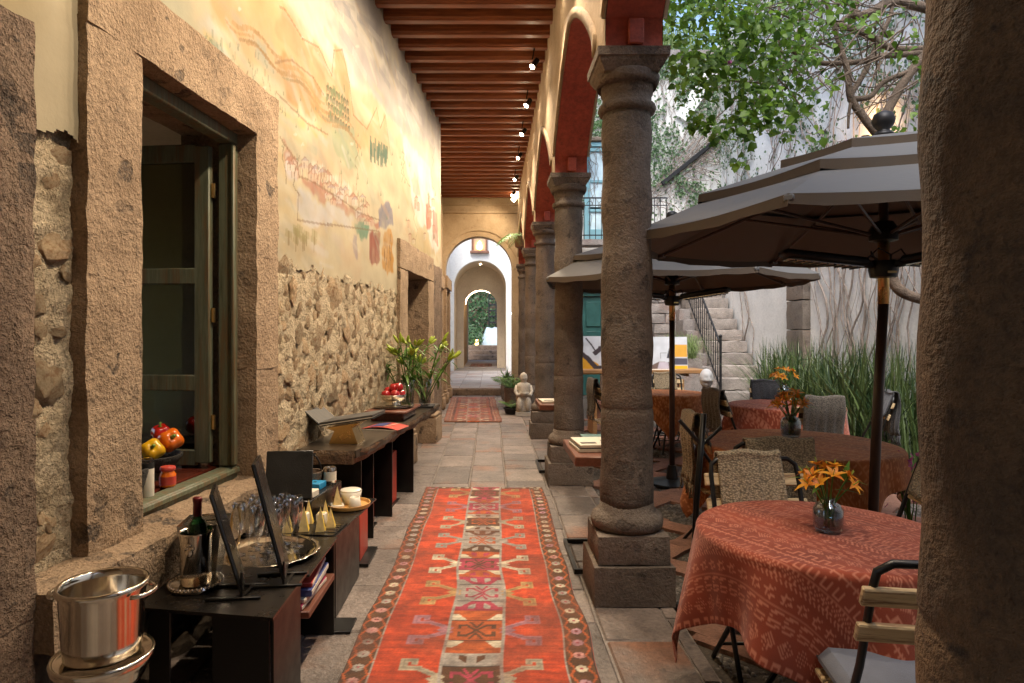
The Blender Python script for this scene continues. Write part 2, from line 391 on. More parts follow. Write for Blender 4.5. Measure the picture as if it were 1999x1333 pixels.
def thinglass(name, tint, gl=1.0, ior=1.5, ex=2.4):
    m, nt, p = nodes(name); nt.nodes.remove(p)
    t = nt.nodes.new('ShaderNodeBsdfTransparent'); t.inputs[0].default_value = (*tint, 1); g = nt.nodes.new('ShaderNodeBsdfGlossy'); g.inputs['Roughness'].default_value = .03
    lw = nt.nodes.new('ShaderNodeLayerWeight'); lw.inputs[0].default_value = .5; pw_ = nt.nodes.new('ShaderNodeMath'); pw_.operation = 'POWER'; pw_.inputs[1].default_value = ex; nt.links.new(lw.outputs['Facing'], pw_.inputs[0])
    f = nt.nodes.new('ShaderNodeMath'); f.operation = 'MULTIPLY_ADD'; f.inputs[1].default_value = .62; f.inputs[2].default_value = .06; nt.links.new(pw_.outputs[0], f.inputs[0]); mu = nt.nodes.new('ShaderNodeMath'); mu.operation = 'MULTIPLY'; mu.inputs[1].default_value = gl; mu.use_clamp = True; nt.links.new(f.outputs[0], mu.inputs[0])
    ms = nt.nodes.new('ShaderNodeMixShader'); nt.links.new(mu.outputs[0], ms.inputs[0]); nt.links.new(t.outputs[0], ms.inputs[1]); nt.links.new(g.outputs[0], ms.inputs[2])
    nt.links.new(ms.outputs[0], nt.nodes['Material Output'].inputs[0]); return m
M['doorglass'] = thinglass('old_window_glass', (.40,.45,.30), 2.6)
M['glass'] = thinglass('clear_glass', (.975,.985,.98), 1.7, 1.5, 1.7)
M['blueglass'] = thinglass('smoky_blue_glass', (.66,.77,.83), 1.4)
M['water'] = thinglass('vase_water', (.82,.88,.9), .8, 1.33)
M['archivolt'] = stone('archivolt_stone', (.24,.17,.105), (.36,.27,.17), (.14,.1,.06), 4, .6, .4, fine=30, spk=.3)
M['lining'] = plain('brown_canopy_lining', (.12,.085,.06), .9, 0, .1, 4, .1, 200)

# ------------------------------------------------------------------ raster painter for flat print (mural, weaving, cloth, canvases)
class Canvas:
    def __init__(s, w_, h_, res, base):
        s.w, s.h, s.res = w_, h_, res
        s.nx, s.ny = int(w_/res)+2, int(h_/res)+2
        s.a = np.empty((s.ny, s.nx, 3)); s.a[:] = base
        s.X, s.Y = np.meshgrid(np.arange(s.nx)*res, np.arange(s.ny)*res); s.wash = None
    def poly(s, pts, c, al=1.0):
        p = np.array(pts, float)
        i0 = max(0, int(p[:,0].min()/s.res)-1); i1 = min(s.nx, int(p[:,0].max()/s.res)+2)
        j0 = max(0, int(p[:,1].min()/s.res)-1); j1 = min(s.ny, int(p[:,1].max()/s.res)+2)
        if i1 <= i0 or j1 <= j0: return
        X, Y = s.X[j0:j1,i0:i1], s.Y[j0:j1,i0:i1]; ins = np.zeros(X.shape, bool)
        for k in range(len(p)):
            x0,y0 = p[k-1]; x1,y1 = p[k]
            if y0 == y1: continue
            cr = ((y0 > Y) != (y1 > Y)) & (X < (x1-x0)*(Y-y0)/(y1-y0)+x0); ins ^= cr
        sub = s.a[j0:j1,i0:i1]
        if s.wash is not None: al = np.clip(al*s.wash[j0:j1,i0:i1][ins], 0, 1)[:,None]
        sub[ins] = sub[ins]*(1-al) + np.array(c)*al
    def line(s, pts, wd, c, al=1.0):
        for (x0,y0),(x1,y1) in zip(pts, pts[1:]):
            L = math.hypot(x1-x0, y1-y0) or 1e-6; nx, ny = -(y1-y0)/L*wd/2, (x1-x0)/L*wd/2
            ex, ey = (x1-x0)/L*wd/2, (y1-y0)/L*wd/2
            s.poly([(x0+nx-ex,y0+ny-ey),(x1+nx+ex,y1+ny+ey),(x1-nx+ex,y1-ny+ey),(x0-nx-ex,y0-ny-ey)], c, al)
    def rect(s, x0, y0, x1, y1, c, al=1.0): s.poly([(x0,y0),(x1,y0),(x1,y1),(x0,y1)], c, al)
    def blur(s, k):
        for _ in range(k):
            b = np.pad(s.a, ((1,1),(1,1),(0,0)), 'edge')
            s.a = (b[:-2,1:-1]+b[2:,1:-1]+b[1:-1,:-2]+b[1:-1,2:]+2*b[1:-1,1:-1])/6
    def sample(s, u, v):
        i = np.clip(np.round(np.asarray(u)/s.res).astype(int), 0, s.nx-1); j = np.clip(np.round(np.asarray(v)/s.res).astype(int), 0, s.ny-1)
        return s.a[j, i]
def smooth_noise(nx, ny, cx, cy, seed):
    r = np.random.RandomState(seed); g = r.rand(cy+2, cx+2)
    x = np.linspace(0, cx, nx); y = np.linspace(0, cy, ny)
    xi = x.astype(int); yi = y.astype(int); fx = x-xi; fy = y-yi; fx = fx*fx*(3-2*fx); fy = fy*fy*(3-2*fy)
    a = g[np.ix_(yi, xi)]; b = g[np.ix_(yi, xi+1)]; c = g[np.ix_(yi+1, xi)]; d = g[np.ix_(yi+1, xi+1)]
    return (a*(1-fx)+b*fx)*(1-fy)[:,None] + (c*(1-fx)+d*fx)*fy[:,None]
def paint(me, cols):
    at_ = me.color_attributes.new('paint', 'FLOAT_COLOR', 'POINT')
    c = np.ones((len(me.vertices), 4)); c[:, :3] = cols; at_.data.foreach_set('color', c.ravel().astype(np.float32))
def gridmesh(name, P, m, hole=None, smooth=True):
    ny, nx = P.shape[:2]; me = bpy.data.meshes.new(name)
    j, i = np.meshgrid(np.arange(ny-1), np.arange(nx-1), indexing='ij')
    q = np.stack([j*nx+i, j*nx+i+1, (j+1)*nx+i+1, (j+1)*nx+i], -1).reshape(-1, 4)
    if hole is not None: q = q[~hole.reshape(-1)]
    me.vertices.add(nx*ny); me.vertices.foreach_set('co', P.reshape(-1).astype(np.float32))
    me.loops.add(len(q)*4); me.loops.foreach_set('vertex_index', q.reshape(-1).astype(np.int32))
    me.polygons.add(len(q)); me.polygons.foreach_set('loop_start', np.arange(0, len(q)*4, 4, dtype=np.int32))
    me.update(calc_edges=True); me.validate()
    me.polygons.foreach_set('use_smooth', [smooth]*len(me.polygons)); me.materials.append(m); return me

# =================================================================== SETTING
# ---- corridor floor
floor = struct('corridor_floor')
obj('floor_bed', MB().box((-.45, 6.95, -.061), (2.9, 16.9, .1)), M['floorjoint'], floor)
def flag(w_, l_, k):
    mb = MB(); mb.box((0,0,-.02), (w_, l_, .04), .009)
    mb.v = [(x+.012*noise.noise(Vector((x*3,y*3,k*1.7))), y+.012*noise.noise(Vector((x*3+9,y*3,k*1.7))), z+.002*noise.noise(Vector((x*5,y*5,k)))) for x, y, z in mb.v]
    return mb.mesh('flagstone', M['floor'])
cx = [-1.73,-1.29,-.93,-.585,-.21,.15,.56,.925]
for i in range(len(cx)-1):
    y = .9 + random.uniform(0,.4); k = 0
    while y < 15.1:
        l_ = random.choice((.44,.5,.58,.58,.66,.8)); k += 1
        if y+l_ > 15.38: l_ = 15.38-y
        w_ = cx[i+1]-cx[i]
        link('flagstone', flag(w_-.012, l_-.012, i*40+k), floor, ((cx[i]+cx[i+1])/2, y+l_/2, random.uniform(-.004,.002)), (random.uniform(-.005,.005), random.uniform(-.005,.005), random.uniform(-.006,.006)))
        y += l_
for y in np.arange(1.2, 15.2, .62):
    o = obj('edge_slab', MB().rough((.96, 0, -.05), (.07, .6, .1), .05, .006, 8, int(y*10)), M['floor'], floor, (0, y, 0))
# ---- patio ground
ground = struct('patio_ground')
obj('patio_bed', MB().box((22, 8, -.12), (42, 40, .1)), M['earth'], ground)
slabm = [MB().rough((0,0,0), (.2+.02*k, .46, .05), .07, .008, 6, k).mesh('paving_slab', M['terracotta']) for k in range(4)]
mb = MB()
def on_band(x, y):
    a = (x+y) % 1.1; b = (x-y) % 1.1
    return min(a, 1.1-a) < .16 or min(b, 1.1-b) < .16
for a in range(-2, 12):
    for b in range(-12, 6):
        # diamond lattice nodes
        x = (a*1.1 + b*1.1)/2; y = (a*1.1 - b*1.1)/2
        for (sx, sy, rz) in ((.275,.275,R(-45)), (.275,-.275,R(45))):
            for tt in (.5, 1.5):
                px, py = x+sx*tt, y+sy*tt
                if 1.15 < px < 4.6 and 2.0 < py < 11.5:
                    link('paving_slab', random.choice(slabm), ground, (px, py, -.066), (random.uniform(-.015,.015), random.uniform(-.015,.015), rz))
pv = []
for _ in range(15000):
    x = random.uniform(1.02, 4.3); y = random.uniform(2.0, 9.5)
    if y > 6 and random.random() < .55: continue
    if on_band(x, y): continue
    pv.append((x, y))
pm = MB()
for (x, y) in pv:
    r = random.uniform(.014, .026); a = random.uniform(0, 3.14); ca, sa = math.cos(a)*r, math.sin(a)*r; e = random.uniform(.5,.8); z = -.07+random.uniform(-.006,.004)
    vs = [(x+ca,y+sa,z),(x-sa*e,y+ca*e,z),(x-ca,y-sa,z),(x+sa*e,y-ca*e,z),(x+ca*.5-sa*e*.5,y+sa*.5+ca*e*.5,z+r*.55),(x-ca*.5-sa*e*.5,y-sa*.5+ca*e*.5,z+r*.6),(x-ca*.5+sa*e*.5,y-sa*.5-ca*e*.5,z+r*.55),(x+ca*.5+sa*e*.5,y+sa*.5-ca*e*.5,z+r*.5)]
    pm.add(vs, [(0,1,4),(1,5,4),(1,2,5),(2,6,5),(2,3,6),(3,7,6),(3,0,7),(0,4,7),(4,5,6,7)])
pe = obj('pebbles', pm, M['pebble'], None, smooth=True); tag(pe, 'dark pebbles set in the patio paving between terracotta slabs', 'pebbles', None, 'stuff')

# ---- left wall (rotated frame: x outward, y along, z up)
TH = -math.atan(.0976)
LW = struct('left_wall', 'long warm lit wall with a painted mural above rough rubble', 'wall', (-1.733,0,0), TH)
cs, sn = math.cos(-TH), math.sin(-TH)
def wl(x, s, z):   # wall-frame to world
    return Vector((-1.733 + x*cs + s*sn, -x*sn + s*cs, z))
def mural_uv(px, py):
    Y = 1.733/(.0976+(958-px)/1250); return (Y/cs, 1.5+(650-py)*Y/1250)
S0, S1, Z0, Z1 = 1.2, 9.92, 1.90, 4.92
cv = Canvas(S1-S0, Z1-Z0, .009, lin('#d8c8a2'))
n1 = smooth_noise(cv.nx, cv.ny, 14, 6, 1); n2 = smooth_noise(cv.nx, cv.ny, 40, 18, 2); n3 = smooth_noise(cv.nx, cv.ny, 8, 26, 3)
def mp(pts): return [(a-S0, b-Z0) for a, b in (mural_uv(*p) for p in pts)]
def P_(pts, h, al=.7): cv.poly(mp(pts), lin(h), al)
def L_(pts, wd, h, al=.6): cv.line(mp(pts), wd, lin(h), al)
cv.a = cv.a*(.92+.16*n1[...,None])
W1 = smooth_noise(cv.nx, cv.ny, 70, 30, 31); W2 = smooth_noise(cv.nx, cv.ny, 160, 60, 32); W3 = smooth_noise(cv.nx, cv.ny, 24, 10, 33)
XO, YO = cv.X.copy(), cv.Y.copy()
cv.X = XO+.10*(W1-.5)+.05*(W2-.5); cv.Y = YO+.10*(smooth_noise(cv.nx, cv.ny, 60, 26, 34)-.5)+.05*(smooth_noise(cv.nx, cv.ny, 150, 70, 35)-.5)
cv.wash = .62+.75*W3+.35*(W2-.5)+.3*(W1-.5)
_r = random.Random(77)
for k in range(150):
    x = _r.uniform(330, 855); y = _r.uniform(-40, 520); ra = _r.uniform(14,60)*(1-(x-330)/900); P_([(x+ra*_r.uniform(.5,1.1)*math.cos(a), y+ra*.8*_r.uniform(.5,1.1)*math.sin(a)+ra*.5*math.cos(a)) for a in np.arange(0,6.2,.6)], _r.choice(('#d2a878','#c99a76','#b9b9ae','#cdb98a','#e6dcc8','#d8b48c','#aeb39a','#dcc08a','#c7b7ae','#e0c9a0')), .42)
P_([(300,-200),(540,-60),(560,0),(600,60),(640,120),(700,170),(862,300),(862,200),(740,-40),(600,-400)], '#d9d2c4', .8)
P_([(600,-200),(690,0),(745,110),(800,215),(862,330),(862,215),(745,0),(660,-200)], '#98928f', .75)
P_([(640,40),(700,150),(760,230),(830,330),(860,400),(860,300),(760,150),(690,60)], '#b5aca6', .6)
P_([(780,250),(840,330),(858,480),(850,500),(810,420)], '#e9e2d6', .7)
cv.blur(10)
P_([(520,-40),(560,15),(600,80),(640,150),(649,120),(652,98),(668,96),(682,160),(690,225),(716,252),(722,228),(735,210),(742,250),(752,225),(762,300),(700,290),(640,245),(560,190),(535,150),(420,60),(400,-60)], '#d6ae78', .75)
P_([(535,70),(548,14),(556,18),(590,75),(622,92),(650,150),(640,165),(600,110),(560,95)], '#d79a6c', .7)
P_([(538,122),(570,118),(612,152),(632,185),(622,238),(590,215),(560,180)], '#b98b4d', .75)
P_([(649,150),(652,98),(668,96),(682,160),(684,235),(652,205)], '#b99b68', .7)
P_([(400,110),(470,150),(535,200),(620,270),(640,262),(560,208),(480,140),(400,60)], '#e3c069', .6)
P_([(640,245),(692,250),(704,310),(690,335),(655,300)], '#a9b189', .7)
P_([(380,60),(430,90),(480,145),(500,175),(450,130),(400,100)], '#8fa598', .7)
P_([(500,60),(520,90),(540,140),(525,135),(500,100)], '#9fb0a0', .6)
cv.blur(3)
P_([(547,268),(562,290),(580,318),(583,345),(600,350),(660,385),(700,415),(742,430),(740,445),(690,425),(600,375),(578,355),(560,320)], '#bf7f66', .85)
P_([(560,300),(580,318),(583,360),(562,350)], '#d9cfc8', .8)
P_([(582,378),(640,400),(690,425),(690,445),(640,438),(580,428)], '#d8d3cb', .85)
P_([(600,310),(640,330),(680,360),(700,400),(660,380),(610,345)], '#e6dcc4', .8)
P_([(738,440),(742,405),(752,390),(762,400),(768,440)], '#86818c', .85)
P_([(748,450),(756,445),(764,452),(770,540),(744,520)], '#d0932c', .85)
P_([(722,450),(742,455),(740,520),(722,505)], '#a8553c', .75)
P_([(690,462),(700,465),(700,505),(688,498)], '#8d7f93', .6)
P_([(690,440),(705,428),(720,435),(720,465),(700,465)], '#6f9a78', .85)
P_([(831,400),(838,378),(842,440),(833,452)], '#c0795a', .8)
P_([(845,410),(853,420),(856,480),(846,470)], '#b57a62', .7)
P_([(802,350),(815,345),(820,380),(808,380)], '#b98d7c', .6)
P_([(772,270),(786,255),(790,300),(778,310)], '#aeb58e', .6)
P_([(800,460),(830,440),(850,500),(800,495)], '#cdb57c', .6)
cv.blur(1)
rr = random.Random(3)
cv.X, cv.Y = XO, YO
for k in range(420):   # loose brush drags
    x = rr.uniform(400, 858); y = rr.uniform(0, 520); uu = mural_uv(x, y); L_len = rr.uniform(.1,.5); an = rr.uniform(-.5,.5)+.4
    cv.line([(uu[0]-S0, uu[1]-Z0), (uu[0]-S0+L_len*math.cos(an), uu[1]-Z0-L_len*math.sin(an)*.7)], rr.uniform(.015,.07), lin(rr.choice(('#e8dcc0','#cdb384','#d9bd86','#b9b39c','#dcc9a2','#c9a376','#d8d2c6','#a9ae96'))), rr.uniform(.12,.35))
cv.blur(2)
def house(x, y, w_, h_, c, roof, al=.75):
    k_ = .35   # roofs climb with the wall's recession
    P_([(x,y),(x+w_,y+w_*k_*.2),(x+w_,y-h_+w_*k_*.2),(x,y-h_)], c, al); P_([(x-1,y-h_),(x+w_*.5,y-h_-w_*.55),(x+w_+1,y-h_+w_*k_*.2)], roof, al)
    L_([(x,y),(x,y-h_),(x+w_*.5,y-h_-w_*.55),(x+w_,y-h_+w_*k_*.2),(x+w_,y+w_*k_*.2)], .011, '#9a6a48', .4)
    for q in range(int(h_/6)): L_([(x+w_*.35,y-3-q*6),(x+w_*.35,y-5-q*6)], .02, '#8a6a55', .5)
cv.wash = None
for k in range(44):
    t = rr.random(); x = 556+t*175; y = 318+t*112+rr.uniform(-16,26); house(x, y, rr.uniform(9,20)*(1-t*.3), rr.uniform(9,22)*(1-t*.3), rr.choice(('#efe4cc','#e4cdb2','#dfbfa2','#e9ddd0','#dccba4')), rr.choice(('#c78a70','#cf9a7c','#b3a4a8','#c08468')), .6)
for k in range(12):
    x = 790+rr.random()*60; y = 400+rr.random()*95; house(x, y, rr.uniform(4,7), rr.uniform(8,18), rr.choice(('#d3ae8c','#c98f72','#d9c9a8')), '#a0604a', .6)
for row in range(4):     # ruined amphitheatre: rows of dark arches
    for k in range(8):
        x = 640+k*5.4+row*1.2; y = 168+row*17+k*4.0; L_([(x-1.5,y+9),(x-1.5,y+2),(x,y),(x+1.5,y+2),(x+1.5,y+9)], .02, '#6d6544', .75); P_([(x-1.2,y+9),(x-1.2,y+2),(x,y),(x+1.2,y+2),(x+1.2,y+9)], '#7c7a55', .6)
for k in range(16):      # contour strokes on the hills
    x = 440+k*14; y = 30+k*13+rr.uniform(-20,20); pts = [(x+q*9, y+q*7+8*math.sin(q*.8+k)) for q in range(7)]; L_(pts, rr.uniform(.012,.03), rr.choice(('#a8814c','#8f8a66','#b9925c','#9a7a50')), .55)
for k in range(30):      # streaked sky washes
    x = 640+rr.random()*200; y = (x-640)*1.05+rr.uniform(-40,60); L_([(x,y),(x+rr.uniform(10,26),y+rr.uniform(15,46))], rr.uniform(.03,.11), rr.choice(('#8f8f98','#a8a3a0','#c9c2b8','#e4dccd')), .32)
for k in range(70):      # little cypresses and bushes
    x = rr.uniform(420,850); y = 140+(x-420)*.62+rr.uniform(-60,90); h_ = rr.uniform(6,14); P_([(x-1.6,y),(x,y-h_),(x+1.6,y)], rr.choice(('#6d8060','#7d8a5e','#56705a')), .6)
for k in range(26):      # flaked plaster
    x = rr.uniform(300,856); y = rr.uniform(-20,540); r_ = rr.uniform(1.5,6); P_([(x+r_*rr.uniform(.4,1)*math.cos(a), y+r_*rr.uniform(.4,1)*math.sin(a)) for a in np.arange(0,6.2,.7)], '#e6dcc6', .6)
for k in range(9):       # hairline cracks
    x = rr.uniform(420,850); y = rr.uniform(20,400); pts = [(x,y)]
    for q in range(9): pts.append((pts[-1][0]+rr.uniform(-4,5), pts[-1][1]+rr.uniform(4,14)))
    L_(pts, .012, '#8a7350', .6)
for k in range(26):   # arcade slits and cypress strokes
    x = 636+rr.random()*38; y = 165+rr.random()*60; L_([(x,y),(x+.5,y+8)], .03, '#7d8a5c', .7)
for k in range(34):
    x = 722+rr.random()*35; y = 268+rr.random()*28+(x-722)*.4; L_([(x,y),(x,y+16)], .05, '#55745a', .75)
for k in range(46):
    x = 612+rr.random()*90; y = 305+(x-612)*.65+rr.random()*30; L_([(x,y),(x,y+18)], .012, '#b98a66', .5)
for k in range(14):
    x = 560+rr.random()*62; y = 435+rr.random()*30; L_([(x,y),(x,y+26)], .014, '#9a8150', .6); L_([(x-3,y+2),(x+3,y+6)], .05, '#a79a62', .45)
for k in range(20):
    x = 722+k*.95; L_([(x,455),(x,512)], .012, '#7d3b2b', .5)
for k in range(16):
    x = 749+rr.random()*15; y = 455+rr.random()*60; L_([(x,y),(x,y+12)], .02, '#8f5c14', .6)
for pts in ([(547,14),(556,18),(590,75),(622,92),(648,148),(652,98),(668,96),(682,160),(690,225),(716,252),(735,210),(742,250),(752,225),(762,300)],
            [(547,268),(562,290),(580,318),(583,345),(600,350),(660,385),(700,415),(742,430)], [(538,122),(570,118),(612,152),(632,185)],
            [(580,428),(640,438),(690,445),(740,452)], [(582,378),(580,428)], [(540,180),(600,240),(640,262)]):
    L_(pts, .016, '#85603a', .5)
for k in range(60):
    x = 400+rr.random()*140; y = 60+rr.random()*110+(x-400)*.45; L_([(x,y),(x+rr.uniform(-3,3),y-rr.uniform(5,14))], .014, '#7e8a6e', .5)
cv.a = cv.a*(.9+.2*n2[...,None])*(.94+.12*n3[...,None])
# yellow stain near the frame's left end
cv.wash = None; u, v_ = cv.X+S0, cv.Y+Z0
st = np.clip(1-np.abs(u-1.95)/.28, 0, 1)*np.clip(1-np.abs(v_-2.62)/.22, 0, 1); cv.a = cv.a*(1-st[...,None]*.5)+np.array(lin('#c8a32e'))*st[...,None]*.5
cv.a = cv.a*.50*np.array([1,1.03,1.10])
ns, nz = 980, 340
sg = np.linspace(S0, S1, ns); zg = np.linspace(Z0, Z1, nz); SS, ZZ = np.meshgrid(sg, zg)
zc = .0
P = np.stack([np.zeros_like(SS)+.004*(smooth_noise(ns, nz, 60, 25, 5)-.5), SS, ZZ], -1)
sc_, zc_ = (SS[:-1,:-1]+SS[1:,1:])/2, (ZZ[:-1,:-1]+ZZ[1:,1:])/2
edge = 1.93+.05*np.array([noise.noise(Vector((s_*4, 1.3, 0)))+.5*noise.noise(Vector((s_*13, 3, 0))) for s_ in sg[:-1]])
hole = ((sc_ > 2.6) & (sc_ < 3.75) & (zc_ < 2.7)) | ((sc_ > 7.3) & (sc_ < 9.0) & (zc_ < 2.35)) | ((sc_ > 3.9) & (sc_ < 7.2) & (zc_ < edge[None,:])) | ((sc_ > 2.0) & (sc_ < 2.4) & (zc_ < 2.2+np.array([.09*noise.noise(Vector((s_*9,4,0)))+.015*noise.noise(Vector((s_*30,4,0))) for s_ in sg[:-1]])[None,:])) | (sc_ < 1.25)
me = gridmesh('mural', P, M['mural'], hole); paint(me, cv.sample(SS-S0, ZZ-Z0).reshape(-1, 3)); o = link('mural', me, LW)
o['label'] = 'faded fresco of hills, towers and a walled town'
# mortar of the exposed rubble
def rubble(s0, s1, z0, z1, x, m_m, m_s, size, n, proud, seed, flat=.5):
    nu, nv = int((s1-s0)/.022)+1, int((z1-z0)/.022)+1
    PP = np.zeros((nv, nu, 3))
    for j in range(nv):
        for i in range(nu):
            s_ = s0+(s1-s0)*i/(nu-1); z_ = z0+(z1-z0)*j/(nv-1); q = Vector((s_*7, z_*7, seed))
            PP[j,i] = (x+.02*noise.noise(q)+.02*(.3-abs(noise.noise(q*1.9)))+.016*noise.noise(q*4.3), s_, z_)
    link('mortar_bed', gridmesh('mortar_bed', PP, m_m), LW)
    rnd = random.Random(seed); ms = []
    for k in range(9):
        def f(d, k=k): return 1+.45*noise.noise(d*1.7+Vector((k*3.3,seed,0)))+.22*noise.noise(d*4.5+Vector((k,0,2)))
        ms.append(MB().sphere((0,0,0), 1, 9, 7, None, f).mesh('wall_stone', m_s, 'auto'))
    placed = []
    tries = 0
    while len(placed) < n and tries < n*60:
        tries += 1
        r = size*rnd.choice((.55,.7,.8,1,1.2,1.5)) if tries < n*20 else size*.5
        s_ = rnd.uniform(s0+r*.6, s1-r*.6); z_ = rnd.uniform(z0, z1-r*.6)
        if any((s_-a)**2+(z_-b)**2 < ((r+c)*.86)**2 for a, b, c in placed): continue
        placed.append((s_, z_, r))
        o = link('wall_stone', rnd.choice(ms), LW, (x-r*.10, s_, z_), (rnd.uniform(-.5,.5), rnd.uniform(-.25,.25), rnd.uniform(-.25,.25)))
        o.scale = (r*flat+proud, r*1.05, r*rnd.uniform(.75,1.1))
        o.rotation_euler[0] = rnd.uniform(-3,3)
rubble(3.92, 7.18, 0.0, 1.99, -.008, M['mortar'], M['rubble'], .10, 285, .002, 11, .17)
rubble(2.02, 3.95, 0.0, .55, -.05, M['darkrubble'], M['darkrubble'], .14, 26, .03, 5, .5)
rubble(2.0, 2.42, .6, 2.36, -.03, M['mortar'], M['rubble'], .06, 30, .0, 8, .3)
# stone pilaster block nearest the camera
for k, (z0, z1) in enumerate(((0,.62),(.62,1.22),(1.22,1.78),(1.78,2.46))):
    obj('jamb_block', MB().rough((-.06, 1.5, (z0+z1)/2), (.32+.006*(k%2), 1.08, z1-z0+.024), .04, .013, 7, k+3, None, .12), M['cantera_dark'], LW)
# window surround
def block(nm, x0, x1, s0, s1, z0, z1, m, seed, amp=.009, step=.05):
    return obj(nm, MB().rough(((x0+x1)/2, (s0+s1)/2, (z0+z1)/2), (x1-x0, s1-s0, z1-z0), step, amp, 6, seed), m, LW)
WS = thing('window_surround', 'tall stone framed window with its green casement opened inward', 'window', (-1.733,0,0), TH)
def wblock(nm, x0, x1, s0, s1, z0, z1, m, seed, amp=.008, step=.05):
    return obj(nm, MB().rough(((x0+x1)/2, (s0+s1)/2, (z0+z1)/2), (x1-x0, s1-s0, z1-z0+.026), step, amp, 6, seed, None, .12), m, WS)
for k, (a, b) in enumerate(((.672,1.3),(1.305,1.95),(1.955,2.652))):
    wblock('jamb_stone', -.42, .035, 2.345, 2.662, a, b, M['cantera'], k)
    wblock('jamb_stone', -.42, .035, 3.688, 3.978, a, b, M['cantera'], k+5)
wblock('lintel_stone', -.42, .036, 2.345, 3.979, 2.655, 2.925, M['cantera'], 20)
wblock('sill_ledge', -.42, .165, 2.04, 4.12, .50, .668, M['cantera'], 21, .014)
# timber frame inside the opening
fm = M['greenwood']
for (nm, c, d) in (('frame_rail', (-.12, 3.175, .705), (.09, 1.02, .07)), ('frame_rail', (-.12, 3.175, 2.61), (.09, 1.02, .07)),
                   ('frame_post', (-.12, 3.655, 1.66), (.09, .06, 1.83)), ('frame_post', (-.12, 2.69, 1.66), (.09, .05, 1.83))):
    obj(nm, MB().box(c, d, .008), fm, WS)
obj('frame_moulding', MB().box((-.068, 3.175, .722), (.02, 1.0, .03), .006), fm, WS)
obj('frame_moulding', MB().box((-.068, 3.615, 1.66), (.02, .025, 1.8), .006), fm, WS)
cas = obj('casement_leaf', MB().box((-.235, 3.60, 1.66), (.09, .045, 1.78), .006).box((-.665, 3.60, 1.66), (.09, .045, 1.78), .006)
          .box((-.45, 3.60, .80), (.36, .045, .09), .006).box((-.45, 3.60, 1.22), (.36, .045, .09), .006).box((-.45, 3.60, 1.82), (.36, .045, .09), .006).box((-.45, 3.60, 2.51), (.36, .045, .10), .006), fm, WS)
for (a, b) in ((.83,1.19),(1.25,1.79),(1.85,2.475)):
    obj('casement_pane', MB().box((-.45, 3.60, (a+b)/2), (.38, .006, b-a)), M['doorglass'], cas)
for z in (1.0, 1.6, 2.3): obj('hinge', MB().tube([(-.178,3.60,z-.04),(-.178,3.60,z+.04)], .012), M['brass'], WS)
# room behind the window
room = struct('inner_room', None, None, (-1.733,0,0), TH)
obj('room_shell', MB().box((-2.6, 3.6, .0), (4.3, 5.2, .05)).box((-4.7, 3.6, .5), (.08, 5.2, 1.0)).box((-4.7, 3.6, 3.05), (.08, 5.2, .7)).box((-4.7, 1.6, 1.85), (.08, 1.2, 1.7)).box((-4.7, 5.6, 1.85), (.08, 1.2, 1.7)).box((-2.6, 6.2, 1.7), (4.3,.08,3.4)).box((-2.6,1.0,1.7),(4.3,.08,3.4)).box((-2.6,3.6,3.4),(4.3,5.2,.08)), M['cream'], room)  # gap in the far wall added so sky light brightens the room
obj('room_front_wall', MB().box((-.46,1.7,1.7),(.06,1.3,3.4)).box((-.46,5.1,1.7),(.06,2.3,3.4)).box((-.46,3.175,3.05),(.06,1.66,.72)).box((-.46,3.175,.33),(.06,1.66,.62)), M['cream'], room)
ct = thing('indoor_table', 'polished dark red table inside the stone window', 'table', wl(-.62, 3.2, 0), TH)
obj('table_top', MB().box((0,0,.722),(.86,1.9,.035),.006), M['darkwood'], ct)
for sx in (-.36,.36):
    for sy in (-.85,.85): obj('leg', MB().box((sx,sy,.352),(.06,.06,.70),.006), M['darkwood'], ct)
# second doorway
D2 = thing('stone_doorway', 'farther stone framed doorway with a dark opening behind the lilies', 'doorway', (-1.733,0,0), TH)
def dblock(nm, x0, x1, s0, s1, z0, z1, m, seed, amp=.008, step=.07):
    return obj(nm, MB().rough(((x0+x1)/2, (s0+s1)/2, (z0+z1)/2), (x1-x0, s1-s0, z1-z0), step, amp, 6, seed), m, D2)
dblock('jamb_stone', -.4, .04, 7.14, 7.53, 0, 2.225, M['cantera'], 31)
dblock('jamb_stone', -.4, .04, 8.76, 9.16, 0, 2.225, M['cantera'], 32)
dblock('lintel_stone', -.4, .041, 7.14, 9.16, 2.228, 2.56, M['cantera'], 33)
for s_ in (7.335, 8.96):
    dblock('plinth_stone', -.1, .15, s_-.22, s_+.22, 0, .34, M['cantera'], 34+int(s_))
    obj('plinth_moulding', MB().box((.06, s_, .37), (.14, .42, .05), .018), M['cantera'], D2)
obj('door_leaf', MB().box((-.32, 8.145, 1.11), (.05, 1.22, 2.2), .006).box((-.285,7.85,1.6),(.03,.4,.9),.01).box((-.285,8.45,1.6),(.03,.4,.9),.01).box((-.285,7.85,.6),(.03,.4,.8),.01).box((-.285,8.45,.6),(.03,.4,.8),.01), M['darkwood'], D2)
block('corner_stone', -.4, .02, 9.165, 9.93, 0, 1.2, M['cantera_dark'], 41, .014, .06); block('corner_stone', -.4, .02, 9.165, 9.93, 1.205, 2.5, M['cantera_dark'], 42, .014, .06)
obj('wall_core', MB().box((-.5, 9.86, 2.45), (.9, .08, 4.9)), M['cream'], LW)
